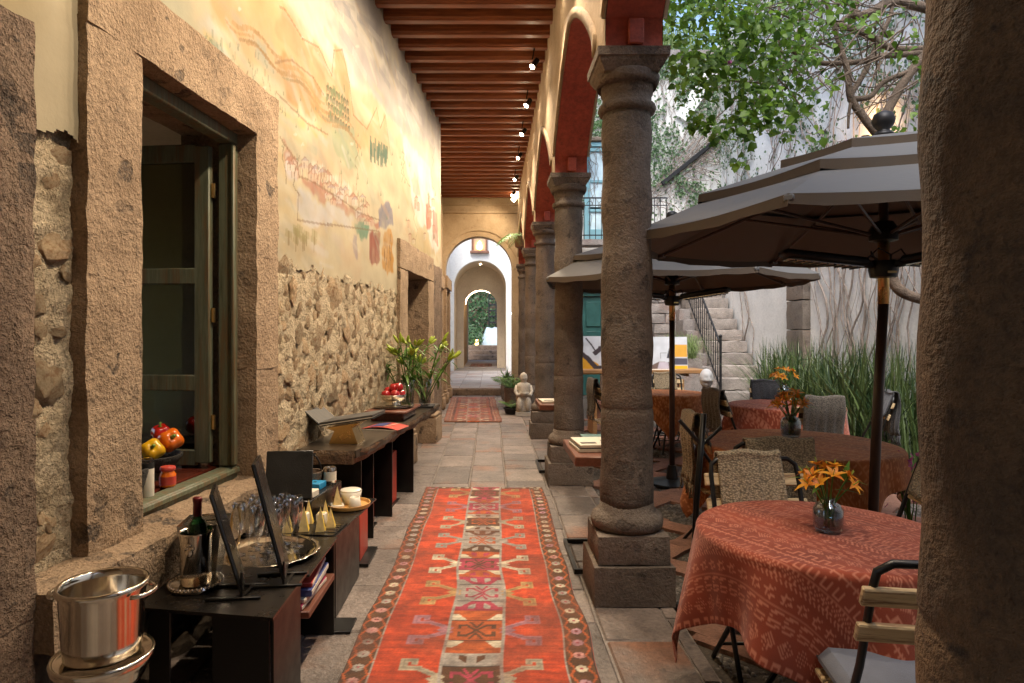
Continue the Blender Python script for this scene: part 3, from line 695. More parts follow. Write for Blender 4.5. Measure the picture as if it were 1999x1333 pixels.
# ---- farther left wall, stepped back
LF = struct('far_left_wall', 'plain plaster wall stepped back beyond the mural', 'wall')
obj('plaster_face', MB().box((-1.3, 12.65, 2.45), (.3, 5.6, 4.9)), M['beige'], LF)
for (y0, y1, h, x) in ((11.35, 12.75, 2.35, -.93), (13.55, 15.0, 2.45, -.95)):
    d = thing('far_door_surround', 'carved stone door surround %s on the stepped back wall' % ('nearest the mural corner' if y0 < 12 else 'beside the step to the white hall'), 'doorway', (-1.15, (y0+y1)/2, 0))
    hh = (y1-y0)/2
    obj('jamb_stone', MB().rough((.1, -hh+.12, h/2), (.22, .24, h), .07, .008, 6, 3), M['cantera'], d)
    obj('jamb_stone', MB().rough((.1, hh-.12, h/2), (.22, .24, h), .07, .008, 6, 4), M['cantera'], d)
    obj('lintel_stone', MB().rough((.11, 0, h+.14), (.26, 2*hh+.06, .26), .07, .008, 6, 5), M['cantera'], d)
    obj('door_leaf', MB().box((.03, 0, h/2), (.04, 2*hh-.5, h-.01), .005), M['darkwood'], d)
    for q in (-hh+.12, hh-.12): obj('plinth_moulding', MB().box((.14, q, .12), (.24, .3, .24), .03).box((.13,q,.27),(.2,.27,.06),.025), M['cantera'], d)

# ---- roof slab, ceiling boards and beams
ceil = struct('beamed_ceiling', 'dark red timber ceiling with close set beams', 'ceiling')
for i in range(9): obj('ceiling_board', MB().box((-1.75+i*.30, 6.2, 4.975), (.292, 18.6, .03), .003), M['board'], ceil)
obj('roof_slab', MB().box((-2.6, 6.2, 5.06), (7.3, 18.8, .3)), M['beige'], ceil)
prof = [(-.055,.17),(-.055,.035),(-.048,.03),(-.05,.022),(-.042,.016),(-.042,.004),(-.036,0),(.036,0),(.042,.004),(.042,.016),(.05,.022),(.048,.03),(.055,.035),(.055,.17)]
bmesh_ = MB().prism(prof, 0, -2.0, .66).mesh('beam', M['beam'])
y = .6; i = 0
while y < 15.3:
    link('beam', bmesh_, ceil, (random.uniform(-.01,0), y, 4.698+random.uniform(-.004,.004)), (0,0,random.uniform(-.003,.003))); y += .315

# ---- arcade
SP, Y1c, XC = 2.78, 3.716, .79
ys = [.92] + [Y1c + SP*k for k in range(5)]       # last is the respond at the end wall
AR = struct('arcade_wall', 'arcade of red painted arches with pale plaster spandrels over stone columns', 'wall')
XA, XB, ZT = .635, .955, 4.90
def arch_curve(ya, yb, n=26):
    a, b = ya+.17, yb-.17; c = (a+b)/2; h = (b-a)/2; z0 = 3.36; rise = min(1.12, h*.95)
    pts = [(a, 3.083), (a, 3.24)]
    for k in range(n+1):
        t = math.pi*(1-k/n); u = abs(math.cos(t)); pts.append((c+h*math.cos(t), 3.24+.72*(1-u**1.35)**.85))
    return pts + [(b, 3.24), (b, 3.083)]
spans = [(-1.96, .92)] + list(zip(ys, ys[1:]))
for k, (ya, yb) in enumerate(spans):
    cur = arch_curve(ya, yb); mb = MB()
    for X in (XA, XB):      # spandrel faces as strips up to the wall top
        vs = [(X, yy, zz) for yy, zz in cur] + [(X, yy, ZT+(1.2 if X == XB else 0)) for yy, zz in cur]
        n = len(cur); mb.add(vs, [(i, i+1, n+i+1, n+i) for i in range(n-1) if abs(cur[i][0]-cur[i+1][0]) > 1e-5])
        for (p, q) in ((ya, ya+.17), (yb-.17, yb)):
            mb.add([(X,p,3.083),(X,q,3.083),(X,q,ZT+(1.2 if X == XB else 0)),(X,p,ZT+(1.2 if X == XB else 0))], [(0,1,2,3)])
    ob = obj('arch_spandrel', mb, M['spandrel'], AR, smooth=False)
    mb = MB(); n = len(cur); mb.add([(XA+.004, a, b) for a, b in cur]+[(XB-.004, a, b) for a, b in cur], [(i, i+1, n+i+1, n+i) for i in range(n-1)])
    obj('arch_soffit', mb, M['red'], AR, smooth=True)
    # raised archivolt on the corridor face and the court face
    for X, dx in ((XA, -.022), (XB, .022)):
        mb = MB(); inn = cur[1:-1]; c = (ya+yb)/2
        out = []
        for i, (a, b) in enumerate(inn):
            p, q = inn[max(i-1,0)], inn[min(i+1,len(inn)-1)]; t = Vector((q[0]-p[0], q[1]-p[1])).normalized(); out.append((a-t.y*.07, b+t.x*.07))
        m_ = len(inn); vs = []
        for dd in (0, dx):
            vs += [(X+dd, a, b) for a, b in inn] + [(X+dd, a, b) for a, b in out]
        fs = []
        for i in range(m_-1):
            fs += [(2*m_+i, 2*m_+i+1, 3*m_+i+1, 3*m_+i), (i, i+1, 2*m_+i+1, 2*m_+i), (m_+i, m_+i+1, 3*m_+i+1, 3*m_+i)]
        mb.add(vs, fs); obj('archivolt', mb, M['archivolt' if X == XA else 'spandrel'], AR, smooth=True)
obj('parapet_coping', MB().box((.795, 6, 6.13), (.42, 19, .08), .02), M['spandrel'], AR)
for k, yc in enumerate(ys[1:]): # little painted boxes at the springing
    obj('springing_box', MB().box((.80, yc-.195, 3.16), (.085, .03, .14), .006), M['red'], AR)
# columns
def col_parts():
    pl = MB().rough((0,0,.11), (.45,.45,.22), .05, .006, 5, 2); pu = MB().rough((0,0,.30), (.40,.40,.16), .05, .006, 5, 4)
    tor = MB().lathe([(.15,.38),(.185,.382),(.203,.40),(.207,.43),(.197,.46),(.172,.48),(.158,.495),(.152,.53)], 32)
    sh = MB(); pr = []
    for i in range(40):
        z = .50+(2.78-.50)*i/39; pr.append((.150-.012*(i/39)+.004*math.sin(i*.9), z))
    for zj in (1.07,):
        r_ = .150-.012*(zj-.5)/2.28; pr += [(r_, zj-.008), (r_-.0022, zj-.003), (r_-.0022, zj+.003), (r_, zj+.008)]
    pr = sorted(pr, key=lambda q: q[1])
    sh.lathe(pr, 36)
    sh.v = [tuple(Vector(v)*1+Vector((v[0],v[1],0))*.035*noise.noise(Vector(v)*3.2) + Vector((v[0],v[1],0))*.02*noise.noise(Vector(v)*11)) for v in sh.v]
    cap = MB().lathe([(.136,2.76),(.160,2.77),(.166,2.79),(.16,2.81),(.14,2.82),(.14,2.865),(.148,2.875),(.152,2.975),(.168,2.91),(.182,2.94),(.186,2.965),(.18,2.98),(.165,2.985)], 36)
    ab = MB(); z = [2.965,3.01,3.03,3.034,3.08]; h = [.155,.182,.188,.198,.20]
    for i in range(5): ab.v += [(-h[i],-h[i],z[i]),(h[i],-h[i],z[i]),(h[i],h[i],z[i]),(-h[i],h[i],z[i])]
    for i in range(4): ab.f += [(i*4+k, i*4+(k+1)%4, i*4+4+(k+1)%4, i*4+4+k) for k in range(4)]
    ab.f += [(3,2,1,0),(16,17,18,19)]
    return [('lower_plinth', pl.mesh('lower_plinth', M['column'], 'auto')), ('upper_plinth', pu.mesh('upper_plinth', M['column'], 'auto')), ('base_moulding', tor.mesh('base_moulding', M['column'], True)),
            ('shaft', sh.mesh('shaft', M['column'], True)), ('capital', cap.mesh('capital', M['column'], True)), ('abacus', ab.mesh('abacus', M['column']))]
cparts = col_parts()
clab = ['dark stone column filling the right edge, nearest of the row', 'stone column standing beside the long red rug', 'second stone column beyond the rug, behind the book table',
        'third stone column, just before the seated statue', 'fourth stone column, behind the seated statue', 'last stone column, against the end arch wall']
for k, yc in enumerate(ys):
    c = thing('stone_column', clab[k], 'column', (XC, yc, 0), [0,.0,math.pi/2,math.pi,-math.pi/2,0][k], 'stone columns of the arcade')
    for nm, me in cparts:
        o = link(nm, me, c)
        if k == 0: o.material_slots[0].link = 'OBJECT'; o.material_slots[0].material = M['column_rust_shade']

# ---- end wall with arch, white hall, inner arches
def arch_wall(nm, mat, y0, y1, x0, x1, z0, z1, cx, hw, spring, parent, n=24, rise=None):
    rise = rise or hw
    cur = [(cx-hw, z0)] + [(cx-hw*math.cos(math.pi*k/n), spring+rise*math.sin(math.pi*k/n)) for k in range(n+1)] + [(cx+hw, z0)]
    mb = MB()
    for Y in (y0, y1):
        m_ = len(cur); mb.add([(a, Y, b) for a, b in cur]+[(a, Y, z1) for a, b in cur], [(i, i+1, m_+i+1, m_+i) for i in range(m_-1) if abs(cur[i][0]-cur[i+1][0]) > 1e-6])
        for (p, q) in ((x0, cx-hw), (cx+hw, x1)): mb.add([(p,Y,z0),(q,Y,z0),(q,Y,z1),(p,Y,z1)], [(0,1,2,3)])
    m_ = len(cur); mb.add([(a, y0, b) for a, b in cur]+[(a, y1, b) for a, b in cur], [(i, i+1, m_+i+1, m_+i) for i in range(m_-1)])
    mb.add([(x0,y0,z0),(x0,y1,z0),(x0,y1,z1),(x0,y0,z1)], [(0,1,2,3)]); mb.add([(x1,y0,z0),(x1,y1,z0),(x1,y1,z1),(x1,y0,z1)], [(0,1,2,3)]); mb.add([(x0,y0,z1),(x1,y0,z1),(x1,y1,z1),(x0,y1,z1)], [(0,1,2,3)])
    return obj(nm, mb, mat, parent, smooth=False)
EW = struct('end_arch_wall', 'beige plaster wall with a round arch closing the corridor', 'wall')
arch_wall('arch_face', M['beige'], 15.4, 15.75, -1.5, 1.2, 0, 5.0, -.29, .80, 3.03, EW)
mb = MB()
for (r0, r1) in ((.93, 1.0),):
    pr = []
    n = 28
    for k in range(n): 
        a0, a1 = math.pi*k/n, math.pi*(k+1)/n
        vs = [(-.29-r*math.cos(a), yy, 3.03+r*math.sin(a)) for yy in (15.40, 15.375) for a in (a0, a1) for r in (r0, r1)]
        mb.add(vs, [(4,5,7,6),(0,4,6,2),(1,3,7,5)])
obj('arch_moulding', mb, M['beige'], EW)
obj('cornice_band', MB().box((-.3, 15.375, 4.40), (1.95, .05, .05), .012).box((-.3,15.38,4.58),(1.95,.04,.03),.01), M['beige'], EW)
WH = struct('white_hall', 'bright white hall seen beyond the end arch', 'hall')
obj('hall_floor_bed', MB().box((-.3, 20.6, .06), (3.6, 10.2, .16)), M['floorjoint'], WH)
st_ = MB().rough((-.3, 15.6, .07), (1.62, .34, .155), .08, .008, 5, 3); obj('step', st_, M['cantera_dark'], WH)
tm = [MB().box((0,0,0), (.50,.50,.03), .006).mesh('hall_tile', M['bluetile']) for _ in range(2)]
for i in range(6):
    for j in range(14): link('hall_tile', random.choice(tm), WH, (-1.55+i*.51, 16.05+j*.51, .132+random.uniform(-.003,.003)))
obj('side_wall', MB().box((-1.62, 19.4, 2.9), (.3, 7.4, 5.8)), M['white'], WH); obj('side_wall', MB().box((1.15, 19.4, 2.9), (.3, 7.4, 5.8)), M['white'], WH)
arch_wall('inner_arch', M['white'], 23, 23.2, -1.8, 1.3, .13, 5.8, -.384, .94, 3.17, WH)
arch_wall('vault', M['cream'], 23.2, 25.0, -1.8, 1.3, .13, 5.8, -.384, .935, 3.165, WH)
arch_wall('second_inner_arch', M['cream'], 25.0, 25.4, -1.8, 1.3, .13, 5.0, -.40, .65, 2.55, WH)
obj('passage_wall', MB().box((-1.2, 28.5, 1.9), (.2, 6.2, 3.6)).box((.45, 28.5, 1.9), (.2, 6.2, 3.6)).box((-.4, 28.5, 3.7), (1.9, 6.2, .15)), M['beige'], WH)
obj('passage_floor', MB().box((-.4, 28.4, .09), (1.9, 6.6, .12)), M['bluetile'], WH)
for s_, yy in ((-1,17.4),(1,17.0)):   # side pilasters with capitals
    x = -1.45 if s_ < 0 else .98
    obj('pilaster', MB().box((x, yy, 1.55), (.12, .5, 2.85), .01).box((x-s_*.03, yy, 3.07), (.22,.62,.10), .03).box((x-s_*.05, yy, 3.17),(.28,.72,.10),.02).box((x-s_*.03,yy,.95),(.2,.6,.10),.03), M['column'], WH)
for yy in (26.2, 28.2):   # lit arcs in the passage
    pts = [(-.4-.72*math.cos(math.pi*k/20), yy, 2.75+.62*math.sin(math.pi*k/20)) for k in range(21)]
    o = obj('arc_light', MB().tube(pts, .028, 6), M['strip']); tag(o, 'glowing light arc spanning the far passage, %s' % ('the nearer one' if yy < 27 else 'the farther one'), 'light', 'light arcs in the passage')
dl = thing('vault_downlight', 'small lit downlight at the crown of the cream vault', 'light', (-.384, 24, 4.06))
obj('trim', MB().lathe([(.06,.03),(.06,0),(.045,0)], 16, caps=False), M['steel'], dl); obj('bulb', MB().lathe([(.001,.01),(.04,.01)], 16, caps=False), M['lamp'], dl)
nt_ = thing('wall_niche', 'small glowing framed niche high on the white hall wall', 'niche', (-.40, 22.99, 4.42))
obj('niche_frame', MB().box((-.25,-.05,.33),(.07,.1,.62),.01).box((.25,-.05,.33),(.07,.1,.62),.01).box((0,-.06,.69),(.66,.12,.09),.02).box((0,-.07,-.02),(.68,.14,.10),.02), M['terracotta'], nt_)
obj('niche_back', MB().box((0,-.02,.32),(.44,.03,.6)), M['beige'], nt_)
obj('niche_light', MB().lathe([(.02,0),(.09,.02),(.11,.12),(.07,.26),(.0,.34)], 14, (0,-.06,.06)), M['niche'], nt_)
# hall wall bar lamp
wb = thing('wall_bar_lamp', 'short lit bar lamp on the right wall of the white hall', 'lamp', (1.0, 21.4, 2.1)); obj('lamp_bar', MB().box((-.16,0,.06),(.3,.12,.10),.02), M['strip'], wb); obj('bracket', MB().box((-.01,0,.06),(.02,.06,.06)), M['iron'], wb)

# ---- courtyard walls
BW = struct('court_back_wall', 'tall ivy covered white plaster wall closing the courtyard', 'wall')
obj('plaster_face', MB().box((4.2, 15.6, 4.05), (6.4, .4, 8.2)), M['plaster'], BW)
obj('parapet_coping', MB().rough((4.2, 15.56, 8.2), (6.5, .55, .16), .15, .012, 3), M['greystone'], BW)
rnd = random.Random(4); z = 0; bm_ = [MB().rough((0,0,0), (w_, .10, .235), .07, .008, 6, int(w_*100)).mesh('stone_block', M['greystone']) for w_ in (.38,.48,.58)]
z = .0
while z < 2.9:   # coursed grey blocks at the foot
    x = 3.35 + rnd.uniform(-.1,.1)
    while x < 5.1:
        k = rnd.randrange(3); wd = (.38,.48,.58)[k]; link('stone_block', bm_[k], BW, (x+wd/2, 15.36, z+.12)); x += wd+.012
    z += .247
obj('stringer', MB().box((0,0,0), (1.75,.12,.10), .01), M['iron'], BW, (4.78,15.34,5.62), (0,R(-39),0))
obj('pale_stringer', MB().box((0,0,0), (1.75,.10,.34), .02), M['white'], BW, (5.05,15.35,7.35), (0,R(-56),0))
RW = struct('court_side_wall', 'tall pale plaster wall along the courtyard with bare vines', 'wall')
obj('plaster_face', MB().box((5.72, 6, 4.2), (.4, 19.6, 8.6)), M['plaster'], RW)
for k in range(6): obj('pilaster_stone', MB().rough((5.46, 11.35, .0+k*.52+.26), (.16, .62, .51), .07, .01, 5, k), M['column'], RW)
SW = struct('unseen_near_wall', 'unseen plaster wall behind the viewer, set to darken the foreground', 'wall'); obj('plaster_face', MB().box((0, -2.6, 3.6), (13, .3, 7.4)), M['beige'], SW)  # unseen wall, placed and sized to keep sky light off the foreground

# upper door with balcony, lower door
bd = thing('balcony_door', 'pale blue upper door with a barred balcony on the ivy wall', 'door', (2.85, 15.38, 3.72))
obj('door_frame', MB().box((-.56,0,1.15),(.09,.1,2.3),.01).box((.56,0,1.15),(.09,.1,2.3),.01).box((0,0,2.3),(1.21,.1,.1),.01), M['bluedoor'], bd)
for sx in (-.27,.27):
    lf = obj('door_leaf', MB().box((sx-.225,0,1.12),(.07,.06,2.22),.008).box((sx+.225,0,1.12),(.07,.06,2.22),.008).box((sx,0,.14),(.38,.06,.26),.008).box((sx,0,.72),(.38,.06,.07),.008).box((sx,0,1.42),(.38,.06,.07),.008).box((sx,0,2.18),(.38,.06,.09),.008), M['bluedoor'], bd)
    for z in (.48,1.07,1.78): obj('pane', MB().box((sx,.01,z),(.4,.01,.66)), M['pane'], lf)
obj('head_moulding', MB().box((0,-.02,2.42),(1.4,.16,.12),.03), M['column'], bd)
bl = thing('balcony', 'stone balcony slab with curled iron railing under the blue door', 'balcony', (3.1, 15.2, 3.5))
obj('slab', MB().rough((0,-.18,.1),(2.0,.55,.14),.1,.01,5), M['greystone'], bl)
mb = MB().box((0,-.42,1.12),(1.96,.03,.03)).box((0,-.42,.26),(1.96,.025,.025)).box((0,-.42,.95),(1.96,.02,.02))
obj('handrail', mb, M['iron'], bl)
for k in range(15): obj('baluster', MB().tube([(-.95+k*.136,-.42,.17),(-.95+k*.136,-.42,1.12)], .009, 6), M['iron'], bl)
for k in range(7):
    x = -.88+k*.272; pts = [(x+.068*math.cos(a*math.pi/8)+.068, -.42, .97+.07*math.sin(a*math.pi/8)) for a in range(9)]; obj('scroll', MB().tube(pts, .006, 5), M['iron'], bl)
gd = thing('teal_door', 'dark teal double door at ground level behind the columns', 'door', (2.75, 15.36, 0))
obj('door_frame', MB().box((-.62,0,1.2),(.1,.12,2.4),.01).box((.62,0,1.2),(.1,.12,2.4),.01).box((0,0,2.43),(1.34,.12,.1),.01), M['teal'], gd)
for sx in (-.29,.29):
    lf = obj('door_leaf', MB().box((sx,.02,1.19),(.56,.05,2.36),.008), M['teal'], gd)
    for (z, h) in ((.5,.7),(1.25,.6),(1.95,.6)): obj('panel', MB().box((sx,-.015,z),(.36,.03,h),.014), M['teal'], lf)
obj('lintel_stone', MB().rough((0,-.02,2.62),(1.7,.2,.28),.08,.01,5), M['column'], gd)

# ---- garden stair
ST = thing('stone_stair', 'worn stone steps climbing along the white courtyard wall', 'stairs', (4.98, 12.5, -.07))
for k in range(1, 12):
    z = .42+.245*(k-2); y0 = .28*(k-2)+.02
    obj('step', MB().rough((random.uniform(-.02,.02), y0+.19, z-.125), (.98+.03*(k<4), .42, .245), .07, .016, 5, k), M['stepstone'], ST)
    if k > 2: obj('step_core', MB().box((0, y0+.75, (z-.13)/2-.02), (.95, .8, max(.05, z-.28))), M['greystone'], ST)
for k in range(9):
    z1 = .25+.245*(k-1); 
    obj('side_stone', MB().rough((-.62, .28*(k-1)+.05, max(.2,z1+.15)/2), (.26, .29, max(.2,z1+.15)), .08, .014, 5, k+40), M['greystone'], ST)
RL = thing('stair_railing', 'black iron stair railing with round newel knobs', 'railing', (4.5, 12.5, 0))
rl = lambda t: (0, .05+2.6*t, 1.3+2.35*t)
obj('handrail', MB().tube([rl(k/8) for k in range(9)], .022, 8), M['iron'], RL); obj('lower_rail', MB().tube([(0, rl(k/8)[1], rl(k/8)[2]-.86) for k in range(9)], .014, 6), M['iron'], RL)
obj('newel', MB().tube([(0,.03,-.05),(0,.03,1.42)], .026, 8).sphere((0,.03,1.44), .035), M['iron'], RL)
for k in range(1, 20):
    p = rl(k/20); obj('baluster', MB().tube([(0,p[1],p[2]-.88),(0,p[1],p[2])], .0095, 6).sphere((0,p[1],p[2]-.42), .018, 6, 4), M['iron'], RL)

# =================================================================== VEGETATION
def leafquad(mb, p, d, n, L, W, curl=.15, seg=3):
    d = d.normalized(); s = d.cross(n)
    s = s.normalized() if s.length > 1e-4 else d.orthogonal().normalized(); n = s.cross(d).normalized()
    prof = {3:((0,.02),(.3,1.0),(.65,.75),(1,.03)), 2:((0,.05),(.45,1),(1,.05))}[seg]
    vs = []; fs = []
    for i, (t, w_) in enumerate(prof):
        c = p + d*L*t - n*curl*L*t*t
        vs += [tuple(c - s*W*w_*.5 + n*W*w_*.12), tuple(c), tuple(c + s*W*w_*.5 + n*W*w_*.12)]
    for i in range(len(prof)-1):
        a = i*3; fs += [(a,a+1,a+4,a+3),(a+1,a+2,a+5,a+4)]
    mb.add(vs, fs)
def rv(rnd): 
    while True:
        v = Vector((rnd.uniform(-1,1), rnd.uniform(-1,1), rnd.uniform(-1,1)))
        if .01 < v.length < 1: return v.normalized()
def wob(a, b, n, amp, seed):
    a, b = Vector(a), Vector(b)
    return [a.lerp(b, i/n) + noise.noise_vector(Vector((i*.55, seed*2.3, 0)))*amp*math.sin(math.pi*min(1, i/n+.02)) for i in range(n+1)]
# old climbing tree at the side wall
TR = thing('climbing_tree', 'gnarled old tree with twisting branches and heart shaped leaves over the court', 'tree', (4.85, 6.6, -.06))
base = Vector((4.85, 6.6, -.06)); tb = MB()
def br(pts, r0, r1, n=8):
    pts = [Vector(p)-base for p in pts]
    out = []
    for i in range(len(pts)-1):
        p0, p1, p2, p3 = pts[max(i-1,0)], pts[i], pts[i+1], pts[min(i+2,len(pts)-1)]
        for k in range(6):
            t = k/6; out.append(.5*((2*p1)+(p2-p0)*t+(2*p0-5*p1+4*p2-p3)*t*t+(3*p1-p0-3*p2+p3)*t**3))
    out.append(pts[-1]); m_ = len(out)
    out = [p+noise.noise_vector(p*2.2+Vector((r0*90,0,0)))*.035*(1 if i else 0) for i, p in enumerate(out)]
    tb.tube(out, [r0+(r1-r0)*i/(m_-1) for i in range(m_)], n)
Q = lambda x, y, Y=6.4: at(x, y, Y)
br([base, base+Vector((.05,.05,.9)), Q(1870,560,6.6), Q(1860,420,6.6), Q(1850,250,6.5), Q(1830,100,6.4), Q(1805,-120,6.3)], .10, .05, 10)
br([Q(1850,600,6.5), Q(1770,575), Q(1742,545), Q(1738,505), Q(1745,440), Q(1715,280), Q(1722,240), Q(1765,160), Q(1845,60)], .055, .045)
br([Q(1715,262), Q(1690,230), Q(1660,190), Q(1655,130), Q(1625,60), Q(1610,-30)], .045, .02)
br([Q(1660,195), Q(1700,190), Q(1735,155), Q(1850,110)], .03, .022)
br([Q(1850,92), Q(1740,90), Q(1690,70), Q(1640,50), Q(1618,40)], .036, .03)
br([Q(1850,98), Q(1730,105), Q(1680,120), Q(1620,124), Q(1570,115), Q(1538,98)], .035, .022)
br([Q(1845,30), Q(1760,5), Q(1705,25), Q(1665,30), Q(1670,-20)], .05, .04)
br([Q(1665,28), Q(1640,45), Q(1620,40)], .03, .02)
br([Q(1660,190), Q(1690,140), Q(1712,80), Q(1740,10), Q(1748,-60)], .03, .018)
br([Q(1662,195), Q(1655,250)], .018, .012)
for k in range(150):
    x = random.uniform(1440, 1800); y = random.uniform(-40, 170); Y = random.uniform(5.6, 7)
    a = Q(x, y, Y); b = a+Vector((random.uniform(-.8,.3), random.uniform(-.3,.3), random.uniform(-.6,.3)))
    br([a, a.lerp(b,.5)+Vector((0,0,random.uniform(-.15,.1))), b], .009, .003, 4)
obj('trunk', tb, M['bark'], TR, smooth=True)
lb = MB(); rl_ = random.Random(5)
clumps = [(1400,40,5.2,.45,250),(1370,120,5.0,.30,120),(1365,185,5.0,.18,40),(1470,120,5.4,.5,280),(1520,40,5.6,.5,220),(1440,215,5.2,.30,110),(1500,215,5.4,.35,110),(1380,238,5.0,.15,30),(1560,170,5.8,.4,90),(1340,20,4.9,.25,60),
          (1600,60,6,.45,80),(1700,30,6.2,.5,60),(1770,120,6.2,.4,30),(1440,-60,5.2,.6,160),(1560,-60,5.8,.6,160),(1405,268,5.1,.10,9),(1560,270,5.6,.3,16),(1440,318,5.2,.09,5),(1480,265,5.3,.2,12),(1790,240,6.1,.25,14),(1355,165,4.9,.2,26)]
for (x, y, Y, r, n) in clumps:
    c = at(x, y, Y)-base
    for _ in range(int(n*2.3)):
        d = rv(rl_)*r*rl_.random()**.45; d.z *= .75
        p = c+d
        if noise.noise(p*3.1) < -.22: continue
        dirn = Vector((rl_.uniform(-1,1), rl_.uniform(-1,.4), rl_.uniform(-1.0,.25))); nn = Vector((rl_.uniform(-.6,.6), rl_.uniform(-1,.2), rl_.uniform(.1,1)))
        L = rl_.choice((.035,.05,.06,.07,.09)); leafquad(lb, p, dirn, nn, L, L*rl_.uniform(.6,.9), rl_.uniform(0,.5))
obj('crown', lb, M['leaf'], TR, smooth=True)
fb = MB()
for (x, y, Y) in ((1425,118,5.0),(1656,284,3.6),(1665,288,3.6)):
    for _ in range(5): leafquad(fb, at(x,y,Y)-base, rv(rl_), rv(rl_), .035, .03, .2)
obj('blossom', fb, M['pink'], TR, smooth=True)
tl = thing('tree_uplight', 'small warm uplight glowing on the vine wall above the big parasol', 'lamp', (5.36, 9.15, 4.28)); obj('housing', MB().lathe([(.0,-.05),(.05,-.05),(.055,.04),(.045,.04)], 12), M['iron'], tl); obj('bulb', MB().lathe([(.001,.038),(.04,.038)], 12, caps=False), M['niche'], tl)
ld = bpy.data.lights.new('tree_uplight_light', 'POINT'); ld.energy = 10; ld.color = (1,.55,.18); ld.shadow_soft_size = .05; lo = link('tree_uplight_light', ld, None, (5.33, 9.1, 4.40))
# ivy and bare vines on the walls
ib = MB(); ri = random.Random(9)
def ivy_at(p, n, k=1):
    d = Vector((ri.uniform(-1,1), ri.uniform(-1,1), ri.uniform(-1.2,.3))); d -= n*d.dot(n)*.8; leafquad(ib, p, d, n+rv(ri)*.5, *(lambda q: (q, q*.85))(ri.uniform(.025,.085)), .1, 2)
cnt = 0
for _ in range(60000):
    x = ri.uniform(1.0, 5.5); z = ri.uniform(3.4, 8.1)
    dens = noise.noise(Vector((x*1.1, z*1.3, 0)))+.7*noise.noise(Vector((x*3.3, z*3.3, 5)))+.06*(z-5.6)
    if dens < .0 and ri.random() > .12: continue
    if 2.2 < x < 3.5 and 3.4 < z < 6.15: continue
    ivy_at(Vector((x, 15.36-ri.uniform(0,.08), z)), Vector((0,-1,0))); cnt += 1
    if cnt > 7500: break
cnt = 0
for _ in range(60000):
    y = ri.uniform(5.5, 15.2); z = ri.uniform(2.6, 8.4)
    dens = noise.noise(Vector((y*.9, z*1.1, 9)))+.7*noise.noise(Vector((y*3, z*3, 2)))+.10*(z-4.4)
    if dens < .12 and ri.random() > .10: continue
    ivy_at(Vector((5.5-ri.uniform(0,.08), y, z)), Vector((-1,0,0))); cnt += 1
    if cnt > 9500: break
o = obj('ivy', ib, M['ivy'], None, smooth=True); tag(o, 'ivy leaves clinging to the high courtyard walls', 'ivy', None, 'stuff')
vb = MB()
for k in range(52):
    y = ri.uniform(6.6, 11.2) if k < 46 else ri.uniform(13, 14.8); z = ri.choice((-.05,-.05, 1.0)); pts = []; q = y
    top = ri.uniform(2.2, 7.0)
    n = int((top-z)/.16)+3
    for i in range(n+1):
        q += noise.noise(Vector((i*.23, k*1.7, 0)))*.21
        pts.append((5.47-.03*noise.noise(Vector((i*.4,k,3))), q, z+(top-z)*i/n))
    r0 = ri.choice((.006,.008,.01,.014,.022)); vb.tube(pts, [r0*(1-.7*i/n) for i in range(n+1)], 5, False)
for k in range(60):
    x = ri.uniform(3.7, 5.3); pts = []; q = x; z = 4.8+(x-3.7)*.8+ri.uniform(-.3,.2); n = 22; sl_ = ri.choice((.82,.82,.3,-.4,1.5))
    for i in range(n+1):
        q += .05+.05*noise.noise(Vector((i*.3,k*2.1,0))); z += .05*sl_+noise.noise(Vector((i*.35,k*1.3,7)))*.05
        if q < 5.5: pts.append((q, 15.33-.05*abs(noise.noise(Vector((i*.5,k,1)))), z))
    if len(pts) > 3: vb.tube(pts, .008, 4, False)
for k in range(260):
    x = ri.uniform(1.3,5.2); pts = []; q = x; z = ri.uniform(3.8,7.8)
    for i in range(16):
        q += noise.noise(Vector((i*.3,k*3.1,0)))*.1; z += .06+noise.noise(Vector((i*.3,k*1.3,4)))*.05
        pts.append((min(5.45,q), 15.35, min(8.1,z)))
    vb.tube(pts, ri.choice((.004,.005,.007)), 4, False)
for k in range(330):      # web of thin stems on the side wall
    y = ri.uniform(5.6, 15.0); z = ri.uniform(2.4, 8.0); pts = []; dy = ri.uniform(-.08,.08)
    for i in range(18):
        y += dy+noise.noise(Vector((i*.3,k*2.1,3)))*.12; z += .05+noise.noise(Vector((i*.3,k*1.9,8)))*.09; pts.append((5.49-.02*ri.random(), min(15.3,y), z))
    vb.tube(pts, ri.choice((.004,.006,.008,.011)), 4, False)
o = obj('bare_vines', vb, M['vine'], None, smooth=True); tag(o, 'bare woody vine stems hanging on the pale court walls', 'vines', None, 'stuff')
# strap-leaved bed along the side wall
sb = MB(); rs = random.Random(12)
for k in range(2600):
    y = rs.uniform(6.6, 12.3); x = rs.uniform(4.2, 5.38) - max(0, (9.5-y))*.09
    if x < .425*y: continue
    h = rs.uniform(.75, 1.6); a = rs.uniform(0, 6.28); lean = abs(rs.gauss(.15,.42))*h; wd = rs.uniform(.012,.026)
    d = Vector((math.cos(a), math.sin(a), 0)); s = Vector((-d.y, d.x, 0)); vs = []
    for i in range(6):
        t = i/5; c = Vector((x, y, -.06)) + d*lean*t*t + Vector((0,0,h*t*(1-.15*t*lean)))
        w_ = wd*(1-t**3)*.5+.001; vs += [tuple(c-s*w_), tuple(c+s*w_)]
    sb.add(vs, [(2*i, 2*i+1, 2*i+3, 2*i+2) for i in range(5)])
o = obj('strap_leaf_plants', sb, M['blade'], None, smooth=True); tag(o, 'dense bed of long upright strap leaves along the court wall', 'plants', None, 'stuff')
